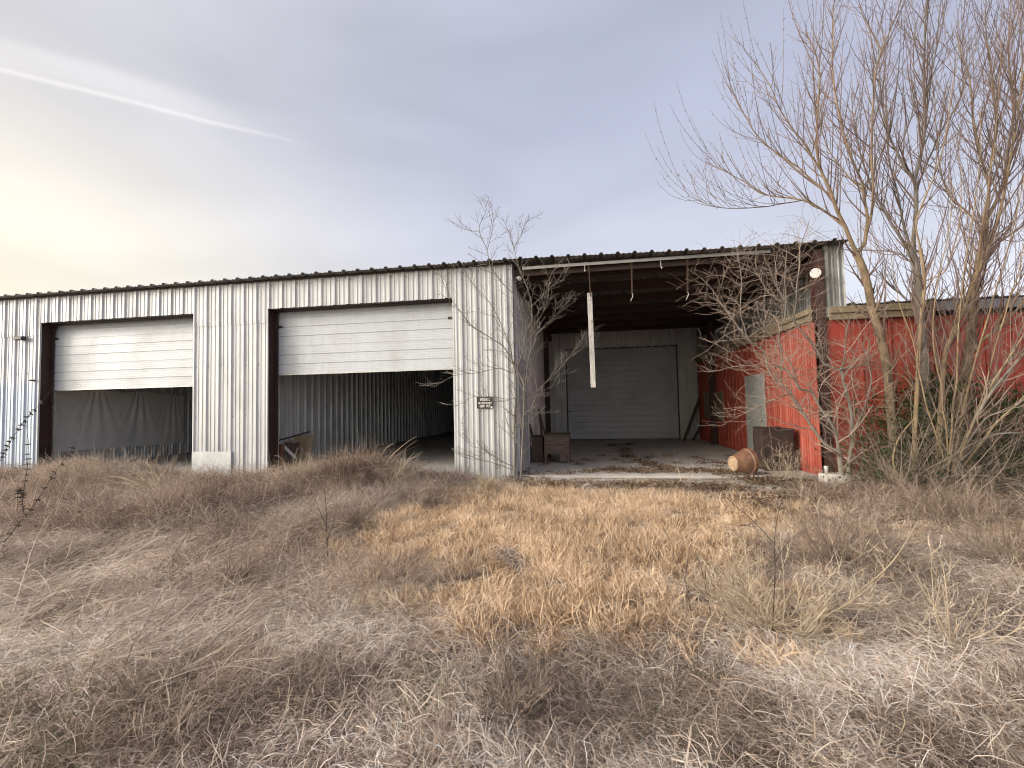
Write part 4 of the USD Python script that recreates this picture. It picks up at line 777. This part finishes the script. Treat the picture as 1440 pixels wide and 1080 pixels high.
stalk('dead_stalk', 'upright dark dead stalk with whorled seed heads before the left wall', [[(33, 720, -4.0), (32, 700, -4.0), (38, 660, -4.0), (40, 625, -4.0), (36, 590, -4.0)], [(34, 700, -4.0), (26, 690, -4.), (24, 720, -4.)]], 'weed_dark', 2.0, True, 2)
stalk('dead_stalk', 'long dead stalk with seed heads curving up before the grey tarp', [[(0, 772, -4.6), (20, 745, -4.6), (48, 710, -4.6), (72, 672, -4.6), (95, 640, -4.6), (110, 615, -4.6), (115, 585, -4.6)]], 'weed_dark', 2.2, True, 3)
b = ground_at(461, 800)
stalk('dead_sapling', 'thin dark leafless sapling standing at the edge of the golden grass', [[(461, 806, b[1]), (460, 770, b[1]), (459, 725, b[1]), (456, 690, b[1]), (446, 660, b[1])], [(460, 760, b[1]), (470, 730, b[1]+.1), (474, 700, b[1]+.1)], [(459, 740, b[1]), (448, 715, b[1]-.1), (440, 690, b[1]-.1)]], 'weed_dark', 2.2, False, 4, .12, (.1, .3))
for px0, top, lean, l, sd in ((976, 745, -32, 'taller dark bare weed stem leaning left at the edge of the golden grass', 5), (1003, 765, -30, 'shorter dark bare weed stem leaning left beside the pale bush', 6)):
    b = ground_at(px0, 880); stalk('dead_stalk', l, [[(px0, 888, b[1]), (px0-8, 840, b[1]), (px0-20, 790, b[1]), (px0+lean-10, top, b[1])], [(px0-12, 815, b[1]), (px0-8, 780, b[1]), (px0-2, 755, b[1])]], 'weed_dark', 2.0, False, sd, .12, (.08, .25))
b = ground_at(1087, 895)
stalk('dead_sapling', 'dark upright bare sapling rising through the pale twiggy bush', [[(1086, 900, b[1]), (1088, 850, b[1]), (1090, 800, b[1]), (1089, 760, b[1]), (1096, 715, b[1]), (1106, 690, b[1])], [(1089, 765, b[1]), (1062, 735, b[1]), (1035, 712, b[1]), (1010, 690, b[1])], [(1090, 790, b[1]), (1110, 760, b[1]), (1140, 740, b[1])]], 'weed_dark', 2.4, False, 7, .1, (.12, .35))
def bush(name, label, px, py, seed, n, L, spread, material, r=.004, sp=.1, lens=(.1, .35), up=.03, curl=.14):
    rg = np.random.default_rng(seed); c = ground_at(px, py); t = thing(name, label, 'bush', c); ac, fine = Acc(), Acc()
    for k in range(n):
        a = k*2.4+rg.normal(0, .3); e = rg.uniform(.15, 1.2); d = (math.cos(a)*spread, math.sin(a)*spread, e); P = grow(c+(rg.normal(0, .05), rg.normal(0, .05), -.03), d, L*rg.uniform(.6, 1.15), rg, up, curl, 9)
        ac.add(tube(P, r*rg.uniform(.7, 1.5), r*.35, 5)); sprout(fine, P, r, r*.3, rg, 1, sp, lens, .65, .03, .18, t0=.15, rmin=.0016, side=3)
    part(t, 'stems', ac.mesh(), material, smooth=True); keys(part(t, 'twigs', fine.mesh(), material).prim, kind='stuff')
bush('twiggy_bush', 'pale twiggy dead bush sprawling in the grass before the concrete block', 1090, 888, 71, 34, .8, .8, 'weed_tan', .0032, .08, (.12, .45), .02, .26)
bush('twiggy_bush', 'thin pale dead bush with two forked stems near the right edge', 1330, 905, 72, 12, .7, .5, 'weed_tan', .0034, .12, (.1, .35), .04, .22)
bush('twiggy_bush', 'brown dead bush of fine stems behind the pale twiggy bush', 1180, 800, 73, 44, .8, .7, 'weed_brown', .0034, .075, (.12, .42), .03, .2)
bush('twiggy_bush', 'brown dead bush in front of the tree thicket', 1330, 740, 74, 44, .8, .7, 'weed_brown', .0034, .075, (.12, .42), .03, .2)
bush('twiggy_bush', 'low brown dead bush at the right edge of the lawn', 1425, 800, 75, 40, .7, .8, 'weed_brown', .0034, .075, (.12, .42), .03, .2)
bush('twiggy_bush', 'low brown weed bush in the middle of the near grass', 720, 1010, 76, 46, .34, .5, 'weed_brown', .0020, .05, (.05, .18), .03, .2)
bush('twiggy_bush', 'thin dead weed with pale seed heads on the concrete by the clay pot', 968, 682, 77, 7, .5, .4, 'weed_pale', .003, .1, (.05, .15))
bush('twiggy_bush', 'pale dead weed growing against the rusty bin', 1105, 682, 78, 30, .75, .45, 'weed_tan', .003, .07, (.08, .25), .03, .22)
b = ground_at(1090, 888)
stalk('bent_stems', 'smooth pale curved stems sweeping low out of the twiggy bush', [[(1078, 893, b[1]), (1120, 890, b[1]), (1160, 872, b[1]+.05), (1210, 830, b[1]+.1), (1255, 790, b[1]+.15), (1290, 735, b[1]+.2)], [(1076, 880, b[1]-.05), (1110, 877, b[1]-.1), (1142, 862, b[1]-.1), (1155, 840, b[1]-.1)], [(1076, 897, b[1]-.1), (1130, 896, b[1]-.15), (1180, 892, b[1]-.15)], [(1080, 875, b[1]), (1098, 860, b[1]+.1), (1112, 835, b[1]+.1), (1140, 820, b[1]+.1)]], 'weed_pale', 4.2, False, 41, .16, (.06, .2))
b = ground_at(1335, 910)
stalk('forked_stem', 'pale forked dead stem standing in the grass by the right edge', [[(1337, 912, b[1]), (1334, 870, b[1]), (1331, 830, b[1]), (1326, 795, b[1])], [(1336, 905, b[1]), (1318, 865, b[1]-.1), (1298, 815, b[1]-.1)], [(1337, 908, b[1]), (1345, 880, b[1]), (1344, 862, b[1])]], 'weed_pale', 4.0, False, 42, .2, (.05, .15))
b = ground_at(1255, 1040)
stalk('curled_stem', 'pale curled dry stem lying on the near grass', [[(1192, 1062, b[1]), (1230, 1060, b[1]), (1258, 1042, b[1]), (1272, 1018, b[1]), (1268, 1000, b[1])]], 'weed_pale', 4.0, False, 43)
def tuft(name, label, px, py, seed, n, L, material='weed_pale', lean=(0, 0), w=.0078, h=0):
    rg = np.random.default_rng(seed); c = ground_at(px, py)+np.array((0, 0, h)); t = thing(name, label, 'grass clump', c); ac = Acc()
    for k in range(n):
        a = rg.uniform(0, 6.28); e = rg.uniform(.7, 2.2); d = unit((math.cos(a)*.6+lean[0], math.sin(a)*.6+lean[1], e)); P = grow(c+(rg.normal(0, .07), rg.normal(0, .05), -.02), d, L*rg.uniform(.45, 1.15), rg, -.095, .17, 10)
        ac.add(tube(P, w*rg.uniform(.5, 1.), w*.2, 3))
    part(t, 'blades', ac.mesh(), material)
tuft('grass_clump', 'tall arching clump of straw grass before the grey tarp', 222, 700, 81, 70, 1.15)
tuft('grass_clump', 'straw grass clump bent over to the left of the tall arching clump', 150, 684, 82, 26, 1.15, lean=(-.5, 0))
tuft('grass_clump', 'drooping clump of dead stalks in the second garage opening', 520, 682, 83, 20, 1.15, lean=(-.2, 0))
tuft('grass_clump', 'straw clump with fallen stems at the right jamb of the second opening', 552, 686, 84, 50, .75)
tuft('grass_clump', 'low straw clump at the left jamb of the first opening', 85, 690, 86, 70, .8)
tuft('grass_clump', 'straw clump standing at the right side of the first opening', 262, 686, 87, 40, .8)
tuft('grass_clump', 'straw clump at the foot of the wall patch', 330, 684, 88, 80, .55)
tuft('grass_clump', 'thick straw clump before the wrecked cabinet', 425, 686, 89, 110, .7)
tuft('grass_clump', 'wispy straw clump in the middle of the second opening', 475, 684, 90, 45, .65)
tuft('grass_clump', 'short golden tuft at the foot of the sign pier', 682, 690, 85, 80, .4, lean=(0, -.2))

# ---------------------------------------------------------------- grass (instanced clumps)
def clump(n, L, lean, spread, w, seed, bend=.5, segs=3, flat=0.0, rad=.16, kink=.10):
    """n blades: each a tapered ribbon that bends over; lean = common direction"""
    r = np.random.default_rng(seed); V, Fc, o = [], [], 0
    for k in range(n):
        a = r.uniform(0, 6.28); b0 = np.array((math.cos(a), math.sin(a), 0))*rad*math.sqrt(r.uniform())
        d = unit(np.array((r.normal(0, spread), r.normal(0, spread), 1.0-flat))+np.array((lean, 0, 0))*r.uniform(.4, 1.4))
        Lk = L*r.uniform(.4, 1.15); P = [b0+np.array((0, 0, r.uniform(0, .04)*flat))]; st = Lk/segs; bd = np.array((r.normal(0, .5)+lean*.4, r.normal(0, .5), -bend*r.uniform(.3, 1.5)))
        for i in range(segs):
            d = unit(d+bd*.55*st/max(L, .01)*3+r.normal(0, kink, 3)); q_ = P[-1]+d*st
            if q_[2] < .008: q_[2] = .008+r.uniform(0, .02)
            P.append(q_)
        P = np.array(P); s = unit(np.cross(d, r.normal(0, 1, 3))); ww = w*r.uniform(.6, 1.3)*np.linspace(1, .15, segs+1)[:, None]
        V.append(np.stack([P-s*ww/2, P+s*ww/2], 1).reshape(-1, 3)); i = np.arange(segs)*2
        Fc.append(np.vstack([np.stack([i, i+1, i+3], 1), np.stack([i, i+3, i+2], 1)])+o); o += 2*(segs+1)
    m = Shoots((np.vstack(V), np.vstack(Fc))); m.rnd = np.repeat(r.uniform(size=n), 2*(segs+1)); return m
def field_of(name, label, cat_, protos, material, pts, rotz, scale, tilt=None, idx=None, seed=0):
    pi = UsdGeom.PointInstancer.Define(stage, '/World/'+name); keys(pi.GetPrim(), label, cat_, kind='stuff'); paths = []
    for i, p in enumerate(protos):
        m = usdkit.mesh(stage, f'/World/{name}/clump_{i:03d}', p, M[material]); set_rnd(m, p); paths.append(m.GetPath())
    r = np.random.default_rng(seed); n = len(pts); pi.CreatePrototypesRel().SetTargets(paths)
    pi.CreateProtoIndicesAttr(Vt.IntArray.FromNumpy((r.integers(0, len(protos), n) if idx is None else idx).astype(np.int32))); pi.CreatePositionsAttr(Vt.Vec3fArray.FromNumpy(pts.astype(np.float32)))
    qs = []
    for k in range(n): qs.append(Gf.Quath(math.cos(rotz[k]/2), 0, 0, math.sin(rotz[k]/2)))
    pi.CreateOrientationsAttr(Vt.QuathArray(qs)); sc = np.stack([scale, scale, scale*r.uniform(.75, 1.25, n)], 1); pi.CreateScalesAttr(Vt.Vec3fArray.FromNumpy(sc.astype(np.float32)))

import shapely
rg = np.random.default_rng(101)
GOLD = shapely.Polygon([(-1.75, -4.0), (-1.15, -2.6), (-.75, -1.45), (.1, -.75), (2.0, -1.1), (3.3, -1.2), (4.2, -2.2), (3.4, -3.6), (2.75, -4.4), (2.2, -5.3), (1.55, -5.75), (.6, -5.9), (.0, -5.2), (-.35, -4.5), (-1.0, -4.25)])
shapely.prepare(GOLD)
def scatter(n, x0, x1, y0, y1): return np.stack([rg.uniform(x0, x1, n), rg.uniform(y0, y1, n)], 1)
def goldness(P):
    d = shapely.distance(shapely.points(P), GOLD.boundary)*np.where(shapely.contains_xy(GOLD, P[:, 0], P[:, 1]), 1, -1)
    wob = (meshkit.fbm(np.stack([P[:, 0]*1.3, P[:, 1]*1.3, P[:, 0]*0], -1), 3, 21)-.5)*1.5
    return d+wob
def open_ground(P):
    x, y = P.T
    apron = (x > .15) & (x < 4.5) & (y > -.22-.36*np.clip(x-1.9, 0, 1)+.16*np.sin(x*5.3)+.08*np.sin(x*17)); build = (y > .12) & (x > -15.4); shed = (x > 5.4) & (y > -.05)
    pier = (y > -.10) & (((x > -7.15) & (x < -5.34)) | ((x > -1.2) & (x < .1)) | (x < -11.3))
    depth = y-CAM[1]; seen = np.abs((x-CAM[0])+depth*.16) < depth*1.42+2.4
    return ~(apron | build | shed | pier) & seen
def place(P, lift=-.005): return np.column_stack([P, field(P[:, 0], P[:, 1])+lift])
protos = {
 'gold': [clump(80, .15, .10, .40, .0105, 200+i, bend=.35, rad=.12) for i in range(6)] + [clump(80, .12, .15, .9, .0095, 260+i, bend=.6, flat=.5, rad=.18) for i in range(4)],
 'mat': [clump(105, .17, .35, 1.0, .0068, 300+i, bend=.8, segs=4, flat=.5, rad=.20, kink=.34) for i in range(8)],
 'fine': [clump(120, .16, .35, 1.0, .0042, 350+i, bend=.8, segs=4, flat=.5, rad=.19, kink=.34) for i in range(8)],
 'straw': [clump(36, .22, .4, .9, .0052, 700+i, bend=.7, segs=4, flat=.4, rad=.22, kink=.30) for i in range(8)],
 'rough': [clump(95, .40, .3, .6, .0074, 400+i, bend=.95, segs=5, flat=.25, rad=.17, kink=.22) for i in range(8)],
 'green': [clump(26, .15, .1, .5, .0045, 500+i, bend=.6, rad=.10) for i in range(3)]}
P = scatter(12000, -15, 12, -8.5, .2); P = P[open_ground(P)]; g = goldness(P); x, y = P.T
def side_gold(P): return .75*np.exp(-((P[:, 0]-5.4)/2.0)**2-((P[:, 1]+3.1)/.9)**2)+.5*np.exp(-((P[:, 0]-4.2)/1.2)**2-((P[:, 1]+2.0)/.5)**2)
def is_gold(P): return rg.uniform(0, 1, len(P)) < np.maximum(np.clip((goldness(P)+.75)/1.5, 0, 1), side_gold(P))
lump = meshkit.fbm(np.stack([x*.9, y*.9, x*0], -1), 3, 33)
gm = P[is_gold(P)]; A = scatter(3000, -3, 5, -6.6, -.3); A = A[open_ground(A)]; A = A[is_gold(A) & (goldness(A) > -.2)]; gm = np.vstack([gm, A])
thin = meshkit.fbm(np.stack([gm[:, 0]*1.6, gm[:, 1]*1.6, gm[:, 0]*0], -1), 3, 44) > .30
gm = gm[thin]
field_of('golden_grass', 'short golden dry grass of the lawn before the open bay', 'grass', protos['gold'], 'g_gold', place(gm), rg.uniform(0, 6.28, len(gm)), rg.uniform(.7, 1.25, len(gm)), seed=1)
hollow = meshkit.fbm(np.stack([x*1.25+7, y*1.25, x*0], -1), 3, 123)
mm = P[(rg.uniform(0, 1, len(P)) < np.clip((.85-g)/1.3, .15, 1)) & (hollow < .60) & ~((x > 3.6) & (y > -2.3) & (rg.uniform(0, 1, len(P)) < .55))]; HO = P[(hollow >= .585) & (g < .3)]; HO = np.vstack([HO, HO+rg.normal(0, .08, HO.shape)]); HO = HO[open_ground(HO)]
xm, ym = mm.T; flow = np.where(xm < .2, .55, 2.5)+(meshkit.fbm(np.stack([xm*.6, ym*.6, xm*0], -1), 2, 55)-.5)*5.0+rg.normal(0, .45, len(mm))
nr = ym < -5.6
field_of('matted_grass', 'grey brown matted dry grass covering the middle and sides of the field', 'grass', protos['mat'], 'g_mat', place(mm[~nr]), flow[~nr], rg.uniform(.75, 1.3, (~nr).sum()), seed=2)
field_of('fine_grass', 'fine grey brown dry grass nearest to the viewer', 'grass', protos['fine'], 'g_fine', place(mm[nr]), flow[nr], rg.uniform(.75, 1.3, nr.sum()), seed=12)
S_ = scatter(5200, -14, 11, -8.3, .1); S_ = S_[open_ground(S_) & (goldness(S_) < .05)]; S_ = S_[meshkit.fbm(np.stack([S_[:, 0]*.8, S_[:, 1]*.8, S_[:, 0]*0], -1), 3, 91) > .40]; S_ = S_[meshkit.fbm(np.stack([S_[:, 0]*1.25+7, S_[:, 1]*1.25, S_[:, 0]*0], -1), 3, 123) < .60]
fs = np.where(S_[:, 0] < .2, .6, 2.3)+(meshkit.fbm(np.stack([S_[:, 0]*.6, S_[:, 1]*.6, S_[:, 0]*0], -1), 2, 55)-.5)*5.0+rg.normal(0, .6, len(S_))
field_of('loose_straw', 'long pale loose straws lying curled over the matted grass', 'grass', protos['straw'], 'g_straw', place(S_, .03), fs, rg.uniform(.6, 1.2, len(S_)), seed=6)
FL = scatter(260, -9, -.6, -6.6, -2.2); FL = FL[open_ground(FL) & (goldness(FL) < -.1)]
field_of('fallen_straw', 'long grey straws fallen side by side over the left of the field', 'grass', [clump(40, .62, .8, .34, .0056, 800+i, bend=.7, segs=6, flat=.5, rad=.25, kink=.13) for i in range(6)], 'g_brown', place(FL, .05), .45+rg.normal(0, .30, len(FL)), rg.uniform(.6, 1.1, len(FL)), seed=8)
R_ = P[(g <= -.05) & (((x < -.6) & (y > -3.9)) | (rg.uniform(0, 1, len(P)) < .30*(lump > .5)))]
R2 = scatter(1500, -14, -.7, -3.7, .1); R2 = R2[open_ground(R2) & (goldness(R2) < -.1)]; R_ = np.vstack([R_, R2])
sc = rg.uniform(.55, 1.05, len(R_))*np.where(R_[:, 1] < -5.5, .6, 1.0)*(.65+.8*meshkit.fbm(np.stack([R_[:, 0]*1.1, R_[:, 1]*1.1, R_[:, 0]*0], -1), 2, 77))
heap = (R_[:, 0] < -.9) & (R_[:, 1] > -1.7); sc = sc*np.where(heap, 1.3, 1.0)*np.where((R_[:, 0] > -7.5) & (R_[:, 0] < -4.9) & (R_[:, 1] > -1.3), .55, 1.0)
dk_ = meshkit.fbm(np.stack([R_[:, 0]*1.0, R_[:, 1]*1.0, R_[:, 0]*0], -1), 3, 131) > np.where(R_[:, 1] < -1.5, .44, .52)
field_of('rough_grass', 'tall rough tan weeds heaped before the garage openings', 'weeds', protos['rough'], 'g_brown', place(R_[~dk_]), rg.uniform(0, 6.28, (~dk_).sum()), sc[~dk_], seed=3)
field_of('dark_undergrowth', 'low dark matted grass in the hollows of the field', 'grass', [clump(170, .19, .3, 1.0, .0042, 850+i, bend=.8, segs=4, flat=.5, rad=.2, kink=.26) for i in range(6)], 'g_under', place(HO), rg.uniform(0, 6.28, len(HO)), rg.uniform(.7, 1.2, len(HO)), seed=10)
field_of('brown_weeds', 'tall dark brown weeds in patches among the rough tan weeds', 'weeds', [clump(85, .46, .2, .5, .0066, 450+i, bend=.6, segs=5, flat=.15, rad=.17, kink=.26) for i in range(6)], 'g_dark', place(R_[dk_]), rg.uniform(0, 6.28, dk_.sum()), sc[dk_], seed=9)
G = np.vstack([scatter(160, -6, 6, -8, -3), scatter(60, -2.5, .8, -7.6, -6.3)]); G = G[open_ground(G) & (goldness(G) < .2)]
G = G[meshkit.fbm(np.stack([G[:, 0], G[:, 1], G[:, 0]*0], -1), 2, 66) > .44]
field_of('green_grass', 'few green blades sprouting through the dead grass', 'grass', protos['green'], 'g_green', place(G, .0), rg.uniform(0, 6.28, len(G)), rg.uniform(.6, 1.2, len(G)), seed=4)
# fallen leaves: before the red wall and in drifts on the concrete
def leaf_patch(n, seed):
    r = np.random.default_rng(seed); ac = Acc(); LV, LF = leaf_shape(.055, .03)
    for k in range(n):
        R3 = trimesh.transformations.euler_matrix(r.normal(0, .35), r.normal(0, .35), r.uniform(0, 6.28))[:3, :3]; v = (LV*r.uniform(.5, 1.2))@R3.T; ac.add((v+np.array((r.normal(0, .09), r.normal(0, .07), r.uniform(.004, .028)-min(0, v[:, 2].min()))), LF))
    return ac.mesh()
lp = [leaf_patch(34, 600+i) for i in range(5)]
L1 = scatter(760, 3.4, 9.5, -3.2, -.1); L1 = L1[(L1[:, 1] > -2.9+.4*np.sin(L1[:, 0]*2)) & (rg.uniform(0, 1, len(L1)) < np.clip(1.25+L1[:, 1]*.38, .15, 1))]
L1 = L1[~((L1[:, 0] < 4.5) & (L1[:, 1] > -1.0))]
pts = [place(L1, .05)]
def drift(pix, n, wid):
    W = np.array([PZ(a, b, .105)[:2] for a, b in pix]); t = rg.uniform(0, len(W)-1.001, n); i = t.astype(int); f = (t-i)[:, None]; Q = W[i]*(1-f)+W[i+1]*f+rg.normal(0, 1, (n, 2))*np.array([wid, wid*.8]); return np.column_stack([Q, np.where(Q[:, 1] > .06, .102, .058)])
pts += [drift([(876, 632), (884, 642), (900, 650), (925, 656), (950, 661)], 34, .10), drift([(850, 660), (880, 664), (920, 662), (960, 664), (1010, 662), (1022, 668)], 60, .16), drift([(840, 625), (870, 627), (900, 624)], 10, .2), drift([(740, 668), (790, 666), (840, 664)], 14, .15), drift([(1055, 672), (1090, 676), (1130, 672)], 40, .2), drift([(1020, 640), (1060, 648), (1110, 658)], 30, .16), drift([(735, 676), (800, 678), (880, 680), (960, 679), (1040, 682)], 70, .22), drift([(760, 650), (850, 648), (960, 645), (1000, 655)], 22, .5)]
pts = np.vstack(pts)
field_of('fallen_leaves', 'brown fallen leaves strewn before the red wall and drifted over the concrete', 'leaves', lp, 'leaf_litter', pts, rg.uniform(0, 6.28, len(pts)), rg.uniform(.7, 1.2, len(pts)), seed=5)
